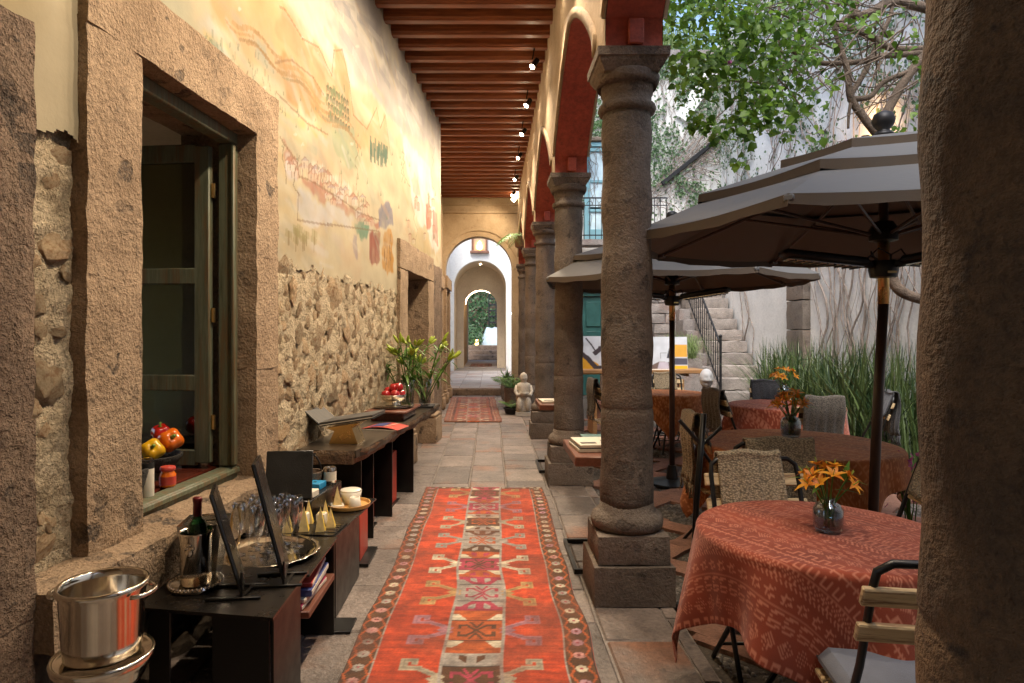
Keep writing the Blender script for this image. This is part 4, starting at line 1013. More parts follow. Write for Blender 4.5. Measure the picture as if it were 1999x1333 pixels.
# fine grass cascading on the stair wall
gp = thing('cascading_grass', 'pale green tuft of fine grass spilling over the stair wall', 'plant', (3.75, 12.6, 0))
obj('planter_wall', MB().rough((0,0,.5),(.7,.45,1.0),.1,.012,5), M['greystone'], gp)
gb = MB()
for k in range(500):
    a = rs.uniform(0,6.28); r = rs.uniform(.15,.55); h = rs.uniform(.4,.95); p0 = Vector((rs.uniform(-.25,.25), rs.uniform(-.15,.15), 1.0)); d = Vector((math.cos(a), math.sin(a), 0)); vs = []; s = Vector((-d.y,d.x,0))
    for i in range(5):
        t = i/4; c = p0+d*r*t*1.1+Vector((0,0,h*(t*1.6-1.5*t*t*rs.uniform(.8,1.3)*.9))); vs += [tuple(c-s*.005*(1-t*.8)), tuple(c+s*.005*(1-t*.8))]
    gb.add(vs, [(2*i,2*i+1,2*i+3,2*i+2) for i in range(4)])
obj('grass_blades', gb, M['grassy'], gp, smooth=True)
def frond_plant(nm, label, cat, loc, n, L, droop, pot=True, up=.8, seed=1, potmat='terracotta', ph=.3):
    t = thing(nm, label, cat, loc); r_ = random.Random(seed); st = MB(); lv = MB()
    if pot:
        obj('pot', MB().lathe([(.09,0),(.13,.02),(.15,ph*.8),(.165,ph*.85),(.165,ph),(.14,ph),(.13,ph*.85)], 20), M[potmat], t)
    z0 = ph*.9 if pot else 0
    for k in range(n):
        a = 2*math.pi*k/n+r_.uniform(-.3,.3); d = Vector((math.cos(a), math.sin(a), 0)); l = L*r_.uniform(.7,1.1); pts = []
        for i in range(9):
            q = i/8; pts.append(Vector((0,0,z0))+d*l*q*.8+Vector((0,0,up*l*q-droop*l*q*q)))
        st.tube(pts, [.006*(1-.8*i/8) for i in range(9)], 4)
        for i in range(1, 17):
            q = i/17; j = int(q*8); p = pts[j].lerp(pts[min(8,j+1)], q*8-j); tg = (pts[min(8,j+1)]-pts[max(0,j-1)]).normalized(); s = tg.cross(Vector((0,0,1))).normalized()
            for sg in (-1,1): leafquad(lv, p, tg*.7+s*sg-Vector((0,0,.25)), Vector((0,0,1)), l*.30*math.sin(math.pi*min(1,q*.9+.12)), .018, .35, 2)
    obj('stem', st, M['palm'], t, smooth=True); obj('frond', lv, M['palm'], t, smooth=True); return t
frond_plant('hanging_palm', 'feathery palm spilling from a wall basket beside the end arch', 'plant', (.66, 13.9, 3.35), 11, .85, .9, True, .55, 3, 'terracotta', .26)
hp = bpy.data.objects['hanging_palm']; obj('wall_bracket', MB().tube([(0,0,-.02),(.2,.0,-.02),(.27,0,.25)], .012), M['iron'], hp)
frond_plant('court_palm', 'green feathery palm rising behind the pale parasol', 'plant', (2.0, 11.5, -.06), 12, 1.0, .75, True, .7, 5, 'terracotta', .35)
tk = bpy.data.objects['court_palm']
obj('stalk', MB().tube([(0,0,.3),(.03,0,1.6),(0,.02,2.7)], [.05,.04,.035], 8), M['bark'], tk)
for ch in list(tk.children):
    if ch.name.startswith(('stem','frond')): ch.location.z = 2.3
frond_plant('agave_plant', 'broad leaved green plant high against the ivy wall', 'plant', (2.15, 14.9, 5.9), 14, .7, .4, True, .9, 8, 'terracotta', .2)
obj('shelf_bracket', MB().box((0,.22,-.04),(.4,.5,.05),.01), M['greystone'], bpy.data.objects['agave_plant'])
frond_plant('potted_palm', 'slender potted palm beside the seated statue', 'plant', (.42, 12.7, 0), 14, .65, .6, True, 1.0, 9, 'greystone', .42)
frond_plant('small_fern', 'small fern in a low pot in front of the statue', 'plant', (.40, 11.85, 0), 9, .32, .5, True, .9, 10, 'black', .12)
for k, (x, y, h, lb_) in enumerate(((.36,14.3,.5,'tall grey pot nearest the hall step'), (.42,13.55,.34,'low grey pot between the palm and the hall step'))):
    p = thing('stone_pot', lb_, 'pot', (x,y,0)); obj('pot_body', MB().lathe([(.08,0),(.12,.03),(.14,h*.6),(.12,h*.85),(.15,h),(.12,h),(.1,h*.8)], 20), M['greystone'], p)
    pb = MB()
    for j in range(40): leafquad(pb, Vector((rs.uniform(-.05,.05), rs.uniform(-.05,.05), h*.95)), Vector((rs.uniform(-1,1), rs.uniform(-1,1), rs.uniform(.3,1.6))), rv(rs), rs.uniform(.15,.3), .025, .5)
    obj('leaves', pb, M['palm'], p, smooth=True)
# garden at the far end of the passage
gg = struct('far_garden_ground'); obj('ground_bed', MB().box((-.4, 38, .05), (9, 13, .12)), M['greystone'], gg)
gs = thing('garden_steps', 'dark stone steps into the garden at the end of the passage', 'stairs', (-.3, 32.5, .12))
for k in range(3): obj('step', MB().rough((0, .45+k*.45, .13+k*.24), (2.2, .6, .25), .15, .015, 4, k), M['cantera_dark'], gs)
gt = struct('garden_terrace'); obj('terrace_bed', MB().box((-.3, 38, .4), (8, 8.2, .82)), M['greystone'], gt)
lc = thing('covered_lounger', 'pale blue cloth draped over a chair in the far garden', 'chair', (.05, 35.2, .81))
cvp = [[(-.6+1.2*i/10+.04*math.sin(j*2+i), -.1+.9*j/8, (.02 if i in (0,10) else (.25 if i < 3 else .38)+.75*max(0,(j-2)/6)*(1 if 1<i<9 else .5)+.04*math.sin(i*2.1+j)) if 0<j<8 else .02) for i in range(11)] for j in range(9)]
obj('cover', MB().grid(cvp), M['greyfabric'], lc, smooth=True)
fl = MB()
for k in range(9000):
    x = rs.uniform(-3.5, 3.2); y = rs.uniform(36.2, 41); z = rs.uniform(.8, 6.2)
    if noise.noise(Vector((x,y,z))*.9) < -.12: continue
    leafquad(fl, Vector((x,y,z)), rv(rs), Vector((rs.uniform(-.5,.5),-1,.6)), rs.uniform(.14,.28), rs.uniform(.08,.16), .2, 2)
for k in range(700):
    x = rs.uniform(-2.2,-.5); y = rs.uniform(34.4, 35.8); z = .8+abs(rs.gauss(0,.55)); leafquad(fl, Vector((x,y,z)), rv(rs), Vector((0,-1,.6)), rs.uniform(.12,.22), .08, .2, 2)
o = obj('far_shrubbery', fl, M['shrub'], None, smooth=True); tag(o, 'dense green shrubbery of the garden beyond the passage', 'shrubbery', None, 'stuff')
ts = thing('garden_trellis', 'dark upright garden screen standing among the far shrubs', 'screen', (.1, 35.95, .81))
for k in range(2): obj('post', MB().box((-.2+.4*k,0,1.6),(.06,.06,3.2),.005), M['iron'], ts)
for k in range(9): obj('rung', MB().box((0,0,.3+k*.33),(.34,.04,.08),.005), M['iron'], ts)
gl_ = thing('garden_lantern', 'small glowing lantern beside the covered garden chair', 'lamp', (-.75, 34.6, .81)); obj('lantern_body', MB().box((0,0,.02),(.24,.24,.04)).box((0,0,.36),(.24,.24,.04)), M['iron'], gl_); obj('lantern_glow', MB().box((0,0,.19),(.18,.18,.3),.02), M['niche'], gl_)

pg = thing('parapet_grass', 'dry yellow grass tufts growing on the high parapet', 'plant', (4.0, 15.5, 8.28)); gb = MB()
for k in range(420):
    a = rs.uniform(0,6.28); h = rs.uniform(.3,1.1); p0 = Vector((rs.uniform(-1.0,1.2), rs.uniform(-.15,.15), 0)); d = Vector((math.cos(a), math.sin(a), 0))*rs.uniform(.05,.4); sd = Vector((-d.y,d.x,0)).normalized()*.008
    gb.add([tuple(p0-sd), tuple(p0+sd), tuple(p0+d*.4+sd+Vector((0,0,h*.6))), tuple(p0+d*.4-sd+Vector((0,0,h*.6))), tuple(p0+d+Vector((0,0,h)))], [(0,1,2,3),(3,2,4)])
obj('grass_blades', gb, M['grassy'], pg)['kind'] = 'stuff'
bt_ = thing('tree_beyond_parapet', 'leafy tree rising behind the high parapet', 'tree', (5.4, 18.6, 0)); obj('trunk', MB().tube([(0,0,0),(.1,0,5),(0,.1,9.5)], [.2,.15,.08], 8), M['bark'], bt_)
lv = MB()
for k in range(4200):
    p = Vector((rs.gauss(0,1.9), rs.gauss(0,.7), rs.uniform(7.8,12.5)))
    if noise.noise(p*.9) < -.25: continue
    leafquad(lv, p, rv(rs), Vector((rs.uniform(-.5,.5),-1,.5)), rs.uniform(.12,.24), rs.uniform(.09,.16), .2, 2)
obj('crown', lv, M['leaf'], bt_, smooth=True)
hw_ = struct('garden_backdrop_wall', 'dark wall added behind the far shrubs to block bright sky', 'wall'); obj('stone_face', MB().box((-.3, 41.6, 4), (9, .4, 8.4)), M['cantera_dark'], hw_)  # added dark backdrop, keeps bright sky from showing through the shrubs
# =================================================================== RUGS
def runner(nm, label, W, L, loc, rz, res, seed, main):
    c = Canvas(W, L, res, lin('#c5420f') if main else lin('#9a4a34')); rn = random.Random(seed)
    ab = smooth_noise(c.nx, c.ny, 3, int(L*9), seed); ab2 = smooth_noise(c.nx, c.ny, 30, int(L*40), seed+1)
    c.a = c.a*(.62+.62*ab[...,None])
    BR, OR, PK, GR, WH_, BK, BU = lin('#5e3a1c'), lin('#b4541a'), lin('#a8354a'), lin('#a39a90'), lin('#cfc3a8'), lin('#2c1c16'), lin('#7f7f90')
    b = .135*W/1.13
    for s in (0, 1):
        x0, x1 = (0, b) if s == 0 else (W-b, W); m_ = (x0+x1)/2
        c.rect(x0, 0, x1, L, BR); c.rect(x0 if s else x1-.008, 0, x0+.008 if s else x1, L, GR); c.rect(x0 if not s else x1-.008, 0, x0+.008 if not s else x1, L, BK)
        n = int(L/.115)
        for k in range(n):
            y = (k+.5)*L/n; h = L/n; sg = 1 if k % 2 else -1
            c.line([(m_-b*.40, y-h/2), (m_-b*.22, y), (m_-b*.40, y+h/2)], .011, OR); c.line([(m_+b*.40, y-h/2), (m_+b*.22, y), (m_+b*.40, y+h/2)], .011, OR)
            cc = rn.choice((WH_, lin('#c98f86'), lin('#b98a96'), GR))
            for (dx, dy) in ((-.018,0),(.018,0),(0,.02),(0,-.02),(-.013,.014),(.013,.014),(.013,-.014),(-.013,-.014)):
                c.poly([(m_+dx-.013,y+dy),(m_+dx,y+dy-.013),(m_+dx+.013,y+dy),(m_+dx,y+dy+.013)], cc)
            c.rect(m_-.006,y-.006,m_+.006,y+.006, PK)
    for y0 in (0, L-.06):
        c.rect(0,y0,W,y0+.06,BR)
        for k in range(int(W/.07)): c.rect(.02+k*.07,y0+.018,.055+k*.07,y0+.042, rn.choice((OR,PK,WH_)))
    mid = W/2+.01; hw = .135*W/1.13; seq = [(BR,PK,OR),(PK,GR,GR),(BR,OR,PK),(OR,GR,BR),(GR,OR,PK),(PK,WH_,BR),(GR,PK,OR)]
    n = int(round(L/.47)); H = L/n
    for k in range(n):
        y = (k+.5)*H; A, B_, C_ = seq[k % 7]
        c.rect(mid-hw, y-H*.5, mid+hw, y+H*.5, [OR,BR,GR,OR,PK][k % 5]); c.rect(mid-hw, y-H*.24, mid+hw, y+H*.24, A)
        for sg in (-1,1):      # hooked motif in the square and stepped spandrels
            for tg in (-1,1):
                c.line([(mid,y),(mid+sg*.05,y+tg*.055),(mid+sg*.085,y+tg*.055),(mid+sg*.085,y+tg*.025)], .016, C_ if C_ != A else WH_)
                c.line([(mid+sg*.03,y+tg*.085),(mid,y+tg*.03)], .014, C_ if C_ != A else WH_)
                c.poly([(mid+sg*hw, y+tg*H*.24),(mid+sg*hw*.35, y+tg*H*.24),(mid+sg*hw*.75, y+tg*H*.40),(mid+sg*hw, y+tg*H*.40)], WH_ if k % 2 else GR)
                c.poly([(mid+sg*.02,y+tg*H*.30),(mid+sg*.06,y+tg*H*.38),(mid+sg*.06,y+tg*H*.46),(mid+sg*.02,y+tg*H*.44)], A)
        c.line([(mid-hw,y-H*.24),(mid+hw,y-H*.24)], .008, BK); c.line([(mid-hw,y+H*.24),(mid+hw,y+H*.24)], .008, BK)
        hk = [WH_, GR, lin('#b3a58c'), lin('#a8707a'), lin('#b9925a')][k % 5]
        for sg in (-1,1):      # ram's horn hooks on the field
            x = mid+sg*hw; f = 1.0 if main else .8
            for tg in (-1,1):
                pts = [(x,y+tg*.02),(x+sg*.10*f,y+tg*.085),(x+sg*.17*f,y+tg*.085),(x+sg*.17*f,y+tg*.15),(x+sg*.12*f,y+tg*.15),(x+sg*.12*f,y+tg*.125)]
                c.line(pts, .034, hk); c.line(pts, .012, tuple(q*.75 for q in hk))
            c.poly([(x,y-.06),(x+sg*.06*f,y),(x,y+.06)], hk)
        c.rect(mid-hw-.006, y-H*.5, mid-hw+.006, y+H*.5, GR); c.rect(mid+hw-.006, y-H*.5, mid+hw+.006, y+H*.5, GR)
    if not main:
        c.rect(b+.02,b+.02,b+.05,L-b,BK); c.rect(W-b-.05,b,W-b-.02,L-b,BK)
        for k in range(n): c.rect(mid-.30,(k+.5)*H-.05,mid-.15,(k+.5)*H+.05,BK,.8); c.rect(mid+.15,(k+.5)*H-.05,mid+.30,(k+.5)*H+.05,BK,.8)
        c.a = c.a*.75+np.array(lin('#8d4a38'))*.25
    c.a = c.a*(.70+.55*ab2[...,None])
    dirt = smooth_noise(c.nx, c.ny, 6, int(L*5), seed+7); dm = np.clip((dirt-.45)*1.6, 0, .42)[...,None]; c.a = c.a*(1-dm)+np.array(lin('#8a4a2e'))*.8*dm
    g_ = c.a.mean(-1, keepdims=True); c.a = c.a*.95+g_*.05
    c.a *= .80
    rows = np.random.RandomState(seed).rand(c.ny,1,1); c.a *= .86+.28*rows
    c.a *= .82+.36*np.random.RandomState(seed+1).rand(c.ny,c.nx,1)
    nx, ny = int(W/res)+1, int(L/res)+1
    U, V = np.meshgrid(np.linspace(0,W,nx), np.linspace(0,L,ny))
    wob_ = .018*(smooth_noise(nx, ny, 2, 11, seed+4)-.5)*2
    E = np.minimum(np.minimum(U, W-U), np.minimum(V, L-V))
    Pz = np.where(E < .002, .004, .013) + .013*smooth_noise(nx, ny, 4, 16, seed+3)*(E > .004)
    me = gridmesh(nm, np.stack([U-W/2+wob_, V, Pz], -1), M['rug']); paint(me, c.sample(U, V).reshape(-1,3))
    return tag(link(nm, me, None, loc, (0,0,rz)), label, 'rug')
runner('runner_rug', 'long worn red runner rug with hooked medallions in the corridor', 1.13, 4.55, (-.093, 1.6, 0), R(-.4), .0075, 3, True)
runner('small_rug', 'smaller faded patterned rug lying before the hall step', 1.0, 4.1, (-.30, 10.75, 0), R(1.5), .014, 21, False)
runner('passage_rug', 'faded orange rug in the far passage', .9, 2.2, (-.4, 25.7, .152), 0, .03, 30, False)

# =================================================================== LEFT SIDE FURNITURE
def poly_slab(pts, z0, z1): return MB().prism(pts, 2, z0, z1)
tA = thing('black_side_table', 'low black steel table carrying the wine cooler', 'table', (-1.02, 2.45, 0))
def rel(o, pts): return [(a-o.location.x, b-o.location.y) for a, b in pts]
obj('table_top', poly_slab(rel(tA, [(-.765,2.248),(-.768,2.70),(-1.30,2.78),(-1.295,2.335)]), .488, .5), M['blacktop'], tA)
for (x0, x1, y0, y1) in ((-1.265,-1.185,2.37,2.36),(-1.02,-.80,2.345,2.31)):
    obj('leg_plate', poly_slab(rel(tA, [(x0,y0),(x1,y1),(x1,y1+.012),(x0,y0+.012)]), 0, .488), M['blackmetal'], tA)
obj('leg_plate', poly_slab(rel(tA, [(-.80,2.33),(-.79,2.33),(-.79,2.66),(-.80,2.66)]), 0, .488), M['blackmetal'], tA)
tB = thing('book_shelf_table', 'black table with a red brown book shelf under the glasses tray', 'table', (-1.0, 2.97, 0))
obj('table_top', MB().box((0,0,.468),(.46,.50,.012),.002), M['blacktop'], tB)
obj('shelf', MB().box((.02,-.03,.30),(.42,.44,.03),.004), M['redwoodtop'], tB)
obj('leg_plate', MB().box((.02,.22,.231),(.40,.012,.462)), M['blackmetal'], tB); obj('leg_plate', MB().box((-.2,0,.231),(.012,.40,.462)), M['blackmetal'], tB)
obj('foot_plate', MB().box((.17,.3,.006),(.26,.16,.012),.002), M['blackmetal'], tB)
z = .316
for k, (m_, h, w_, lb_) in enumerate((('magenta',.022,.27,'magenta book lying lowest on the low shelf'),('paper',.016,.25,'pale book in the middle of the shelf stack'),('cover_blue',.03,.26,'dark blue book on top of the shelf stack'),('cover_red',.02,.22,'red magazine topmost under the glasses tray'))):
    b = thing('book', lb_, 'book', (-.93+.008*k, 2.90+.02*k, z), .05*k-.06); obj('cover', MB().box((0,0,h/2),(w_,.34,h),.002), M[m_], b); obj('pages', MB().box((0.002,0,h/2),(w_+.001,.33,h*.6)), M['paper'], b); z += h+.001
tC = thing('low_black_table', 'low black steel table holding the pyramids and bamboo tray', 'table', (-1.02, 3.62, 0))
obj('table_top', MB().box((0,0,.464),(.54,.80,.012),.002), M['blacktop'], tC, (0,0,0), (0,0,TH))
obj('leg_plate', MB().box((.0,.34,.229),(.40,.012,.458)), M['blackmetal'], tC); obj('leg_plate', MB().box((-.05,-.26,.229),(.44,.012,.458)), M['blackmetal'], tC)
obj('side_plate', MB().box((.205,.02,.235),(.012,.6,.446)), M['blackmetal'], tC)
rb1 = thing('red_box', 'red lacquered box under the low black table', 'box', (-.895, 4.17, 0)); obj('box_body', MB().box((0,.1,.19),(.10,.26,.34),.004), M['redlac'], rb1); obj('base', MB().box((.01,.1,.012),(.2,.34,.018)), M['blackmetal'], rb1)
# live-edge slab console
tD = thing('live_edge_console', 'long black live edge slab console along the rubble wall', 'console table', (-.95, 5.7, 0), TH)
rs2 = random.Random(2); fr = []; n = 40
for k in range(n+1):
    y = -1.42+2.9*k/n; fr.append((.235+.02*noise.noise(Vector((y*3,1,0)))+.03*noise.noise(Vector((y*1.1,7,0)))+.008*noise.noise(Vector((y*14,2,0)))-(.03 if k < 2 else 0), y))
nr = [(x, -1.42+.03*noise.noise(Vector((x*9,3,0)))) for x in (.12,.0,-.1,-.2)]
pts = fr + [(-.29, 1.48), (-.29, -1.40)] + nr[::-1]
obj('slab_top', MB().prism(pts, 2, .665, .715), M['slab'], tD, smooth=False)
eb = MB(); ed = nr[::-1]+fr
PPx = []
for j in range(4):
    row = []
    for i, (x, y) in enumerate(ed):
        q = Vector((x*9, y*9, j*3)); t = j/3
        row.append((x+.012*math.sin(t*math.pi)+.022*noise.noise(q)-.02*t, y-(.012*math.sin(t*math.pi)+.02*noise.noise(q+Vector((5,0,0))) if i < 4 else 0), .7155-.066*t-.02*(1+noise.noise(q*.4))*(j==3)))
    PPx.append(row)
obj('bark_edge', eb.grid(PPx), M['bark_edge'], tD, smooth=True)
for y in (-1.0,-.45,.35): obj('leg_plate', MB().box((-.02,y,.332),(.42,.014,.664)), M['blackmetal'], tD)
obj('leg_plate', MB().box((-.02,-1.3,.332),(.42,.012,.664)), M['blackmetal'], tD)
obj('back_plate', MB().box((-.24,-.3,.332),(.012,2.0,.66)), M['blackmetal'], tD)
for k, (y, lb_) in enumerate(((-.78,'tall red box standing beneath the slab console, nearer one'),(-.05,'tall red box beneath the slab console, farther one'))):
    p = tD.matrix_basis @ Vector((.06,y,0)); rb = thing('red_box', lb_, 'box', p, TH, 'red boxes under the console'); obj('box_body', MB().box((0,0,.23),(.08,.22,.44),.004), M['redlac'], rb); obj('base', MB().box((0,0,.007),(.12,.26,.012)), M['blackmetal'], rb)

# wine cooler set on table A
wc = thing('wine_cooler', 'polished oval silver wine cooler on a beaded coaster with a crest', 'wine cooler', (-1.165, 2.53, .501))
obj('coaster', MB().lathe([(.0,.002),(.098,.002),(.102,.012),(.096,.02),(.086,.014),(.0,.012)], 36), M['silver'], wc)
obj('beading', (lambda b: [b.sphere((.098*math.cos(a*math.pi/20), .098*math.sin(a*math.pi/20), .018), .007, 6, 4) for a in range(40)] and b)(MB()), M['silver'], wc, smooth=True)
obj('body', MB().lathe([(.055,.014),(.058,.02),(.060,.20),(.064,.212),(.064,.218),(.059,.218),(.056,.2),(.053,.03),(.0,.028)], 32, caps=False), M['silver'], wc, smooth=True)
obj('crest', MB().sphere((0,-.059,.15), (.016,.006,.024), 10, 6).sphere((-.012,-.060,.165),(.01,.005,.008),8,5).sphere((.012,-.060,.165),(.01,.005,.008),8,5).sphere((0,-.06,.178),(.012,.005,.007),8,5), M['silver'], wc, smooth=True)
wb2 = thing('wine_bottle', 'green wine bottle with dark red foil standing in the silver cooler', 'bottle', (-1.160, 2.532, .532))
obj('bottle_glass', MB().lathe([(.0,.004),(.036,.004),(.037,.02),(.037,.185),(.032,.215),(.019,.235),(.0155,.25),(.0155,.262)], 24), M['bottle'], wb2, smooth=True)
obj('foil', MB().lathe([(.0165,.235),(.0165,.30),(.018,.303),(.018,.315),(.0165,.318),(.0,.319)], 20), M['foil'], wb2, smooth=True)
ib2 = thing('square_ice_bucket', 'tapered square steel ice bucket behind the wine cooler', 'ice bucket', (-1.185, 2.655, .501), .15)
v = [(-.055,-.055,0),(.055,-.055,0),(.055,.055,0),(-.055,.055,0),(-.085,-.085,.225),(.085,-.085,.225),(.085,.085,.225),(-.085,.085,.225),(-.07,-.07,.225),(.07,-.07,.225),(.07,.07,.225),(-.07,.07,.225),(-.05,-.05,.03),(.05,-.05,.03),(.05,.05,.03),(-.05,.05,.03)]
f = [(3,2,1,0)]+[(a,(a+1)%4,4+(a+1)%4,4+a) for a in range(4)]+[(4+a,4+(a+1)%4,8+(a+1)%4,8+a) for a in range(4)]+[(8+a,8+(a+1)%4,12+(a+1)%4,12+a) for a in range(4)]+[(12,13,14,15)]
obj('body', MB().add(v, f), M['steel'], ib2, smooth=False); obj('ring', MB().tube([(.05*math.cos(a*math.pi/10),.05*math.sin(a*math.pi/10),.232) for a in range(21)], .004, 6), M['silver'], ib2)
# two plate stands
def easel(label, b, t, wd, dirw, seed):
    e = thing('menu_stand', label, 'stand', (b[0],b[1],.501), 0, 'menu stands on the black table')
    b = Vector((0,0,.03)); t = Vector(t)-Vector((e.location.x,e.location.y,.501)); d = Vector((*dirw,0)).normalized(); up = (t-b)
    nrm = up.cross(d).normalized()*.008
    vs = []
    for s_ in (-1,1):
        for q in (b, t):
            for w_ in (0, wd): vs.append(tuple(q+d*w_+nrm*s_))
    obj('panel', MB().add(vs, [(0,1,3,2),(4,6,7,5),(0,2,6,4),(1,5,7,3),(0,4,5,1),(2,3,7,6)]), M['blacktop'], e)
    obj('panel_rim', MB().tube([b,t,t+d*wd,b+d*wd,b], .006, 4), M['blackmetal'], e, smooth=False)
    obj('post', MB().tube([(0,0,.006),(0,0,.10)], .005, 6), M['blackmetal'], e); obj('foot', MB().box((-.03,.0,.005),(.20,.016,.010),.002), M['blackmetal'], e, (0,0,0), (0,0,.12)); obj('foot', MB().box((-.03,.13,.005),(.20,.014,.010),.002), M['blackmetal'], e, (0,0,0), (0,0,.12)); obj('spine', MB().box((0,.065,.005),(.012,.13,.008)), M['blackmetal'], e)
    return e
easel('black menu stand on the steel table, nearest the wine cooler', (-.935,2.40), (-1.075,2.46,.875), .19, (-.33,.94), 1)
easel('black menu stand beside the silver tray, wider in view', (-.815,2.52), (-.945,2.545,.975), .20, (-.24,.97), 2)
# big champagne cooler on its stand
cc_ = thing('champagne_cooler', 'large polished silver champagne cooler with loop handles at the left edge', 'champagne cooler', (-1.09, 1.80, .60))
obj('bucket', MB().lathe([(.0,.0),(.094,.0),(.098,.01),(.108,.175),(.116,.187),(.118,.196),(.113,.203),(.106,.199),(.101,.18),(.092,.02),(.0,.015)], 48, caps=False), M['silver'], cc_, smooth=True)
for s_ in (-1,1):
    obj('handle', MB().tube([(s_*(.105+.035*math.sin(a*math.pi/12)), .05*math.cos(a*math.pi/12), .176) for a in range(13)], .0065, 8), M['silver'], cc_, smooth=True)
cst = thing('cooler_stand', 'silver pedestal stand under the large champagne cooler', 'stand', (-1.09, 1.80, 0))
obj('dish', MB().lathe([(.0,.595),(.118,.596),(.128,.603),(.131,.596),(.128,.58),(.118,.565),(.112,.555),(.108,.54),(.09,.51),(.05,.48),(.025,.46)], 48, caps=False), M['silver'], cst, smooth=True)
obj('stem', MB().lathe([(.022,.47),(.03,.44),(.018,.41),(.018,.2),(.03,.17),(.02,.14),(.022,.04)], 24), M['silver'], cst, smooth=True); obj('foot', MB().lathe([(.0,0),(.13,0),(.13,.012),(.09,.03),(.03,.05)], 36), M['silver'], cst, smooth=True)
# silver tray and flutes
ty = thing('silver_tray', 'round chased silver tray with a scalloped rim holding flutes', 'tray', (-1.03, 2.97, .475))
b = MB(); nn = 72; prr = [(.0,.003),(.17,.003),(.178,.006),(.20,.016),(.224,.022),(.228,.018),(.2,.008),(.17,.0),(.0,.0)]
b.lathe(prr, nn, caps=False); b.v = [tuple(Vector((p[0],p[1],0))*(1+.028*abs(math.sin(9*math.atan2(p[1],p[0])))*(math.hypot(p[0],p[1])>.19))+Vector((0,0,p[2]+(.003*math.sin(36*math.atan2(p[1],p[0])) if math.hypot(p[0],p[1])>.195 else 0)))) for p in b.v]
obj('tray_body', b, M['silver'], ty, smooth=True)
flm = MB().lathe([(.030,.0),(.030,.002),(.006,.006),(.0035,.02),(.0035,.085),(.008,.10),(.020,.125),(.027,.16),(.029,.20),(.0275,.24),(.0262,.24),(.0275,.20),(.0255,.16),(.018,.127),(.0,.106)], 20, caps=False).mesh('flute', M['glass'], True)
fp = [(-.13,-.02),(-.085,.05),(-.07,-.06),(-.03,.10),(-.02,.02),(-.015,-.09),(.04,.06),(.045,-.02),(.06,-.10),(.10,.03),(.10,.10),(.03,.135),(-.10,.12)]
for k, (a, b_) in enumerate(fp):
    o = link('champagne_flute', flm, None, (ty.location.x+a, ty.location.y+b_, .479), (0,0,k)); tag(o, 'clear champagne flute standing in the cluster on the silver tray', 'glass', 'flutes on the silver tray')
an = obj('amber_glass_rim', MB().tube([(0, .055*math.cos(a*math.pi/16), .10+.10*math.sin(a*math.pi/16)) for a in range(-7,24)], .006, 6), M['brass'], None, (-1.205, 3.02, .57)); tag(an, 'brass ring ornament leaning behind the flutes', 'ornament')
an.location = (-1.215, 3.05, .475); 
# pyramids on their rack
pr_ = thing('pyramid_rack', 'thin black slatted rack under the pale pyramids', 'rack', (-.935, 3.36, .471), TH)
obj('plate', MB().box((0,0,.004),(.30,.22,.006),.001), M['blacktop'], pr_)
for k in range(4): obj('slat', MB().box((.11,-.06+.04*k,.009),(.07,.006,.004)), M['steel'], pr_)
def pyramid(x, y, z, h, w_, label, rz=.2):
    p = thing('pyramid_candle', label, 'pyramid', (x,y,z), rz, 'pale pyramids on the low table'); q = w_/2
    obj('pyramid_body', MB().add([(-q,-q,0),(q,-q,0),(q,q,0),(-q,q,0),(0,0,h)], [(3,2,1,0),(0,1,4),(2,3,4),(3,0,4)]), M['cheese'], p, smooth=False)
    obj('yellow_side', MB().add([(q,-q,0),(q,q,0),(0,0,h)], [(0,1,2)]), M['rind'], p, smooth=False)
bx, by = pr_.location.x, pr_.location.y
for k, (dx, dy, lb_) in enumerate(((-.11,-.07,'pale pyramid at the front left of the rack, beside the flutes'),(-.03,-.05,'pale pyramid in the middle of the front row on the rack'),(.055,-.05,'pale pyramid at the right of the front row on the rack'),(-.045,.085,'pale pyramid behind the left square cup'),(.045,.085,'pale pyramid behind the right square cup'),(.09,.02,'yellow pyramid at the right end of the rack'))):
    pyramid(bx+dx, by+dy, .479, .125 if k < 5 else .10, .05, lb_, .15)
def taper_cup(nm, label, x, y, z, r0, r1, h, m_):
    t = thing(nm, label, 'cup', (x,y,z)); obj('cup_body', MB().lathe([(.0,0),(r0,0),(r0+.002,.004),(r1,h),(r1-.004,h),(r0-.003,.01),(.0,.008)], 24, caps=False), M[m_], t, smooth=True)
for k, dx in enumerate((-.055,.04)): 
    t = thing('square_cup', 'square white cup between the pyramids, %s one' % ('left','right')[k], 'cup', (bx+dx, by+.03, .479)); obj('cup_body', MB().box((0,0,.035),(.05,.05,.07),.006), M['ceramic'], t); obj('cup_hollow', MB().box((0,0,.0695),(.038,.038,.004)), M['cheese'], t)
bt = thing('bamboo_tray', 'round bamboo tray at the far end of the low table', 'tray', (-.845, 3.80, .471)); obj('tray_body', MB().lathe([(.0,.0),(.12,.0),(.127,.004),(.130,.024),(.124,.024),(.119,.008),(.0,.007)], 40, caps=False), M['bamboo'], bt)
taper_cup('white_bowl', 'white lidded ceramic bowl on the bamboo tray', -.84, 3.845, .479, .045, .066, .075, 'ceramic')
obj('lid', MB().lathe([(.066,.075),(.06,.083),(.02,.087),(.0,.087)], 24), M['ceramic'], [o for o in bpy.data.objects if o.name.startswith('white_bowl')][0], smooth=True)
taper_cup('small_white_cup', 'small tapered white cup in front on the bamboo tray', -.795, 3.745, .479, .036, .029, .062, 'ceramic')
dsh = thing('square_dish', 'small square white dish on the bamboo tray', 'dish', (-.90, 3.755, .479), .3); obj('dish_body', MB().box((0,0,.009),(.075,.075,.018),.004), M['ceramic'], dsh)
pyramid(-.90, 3.755, .498, .105, .052, 'pale pyramid standing on the small white dish', .3)
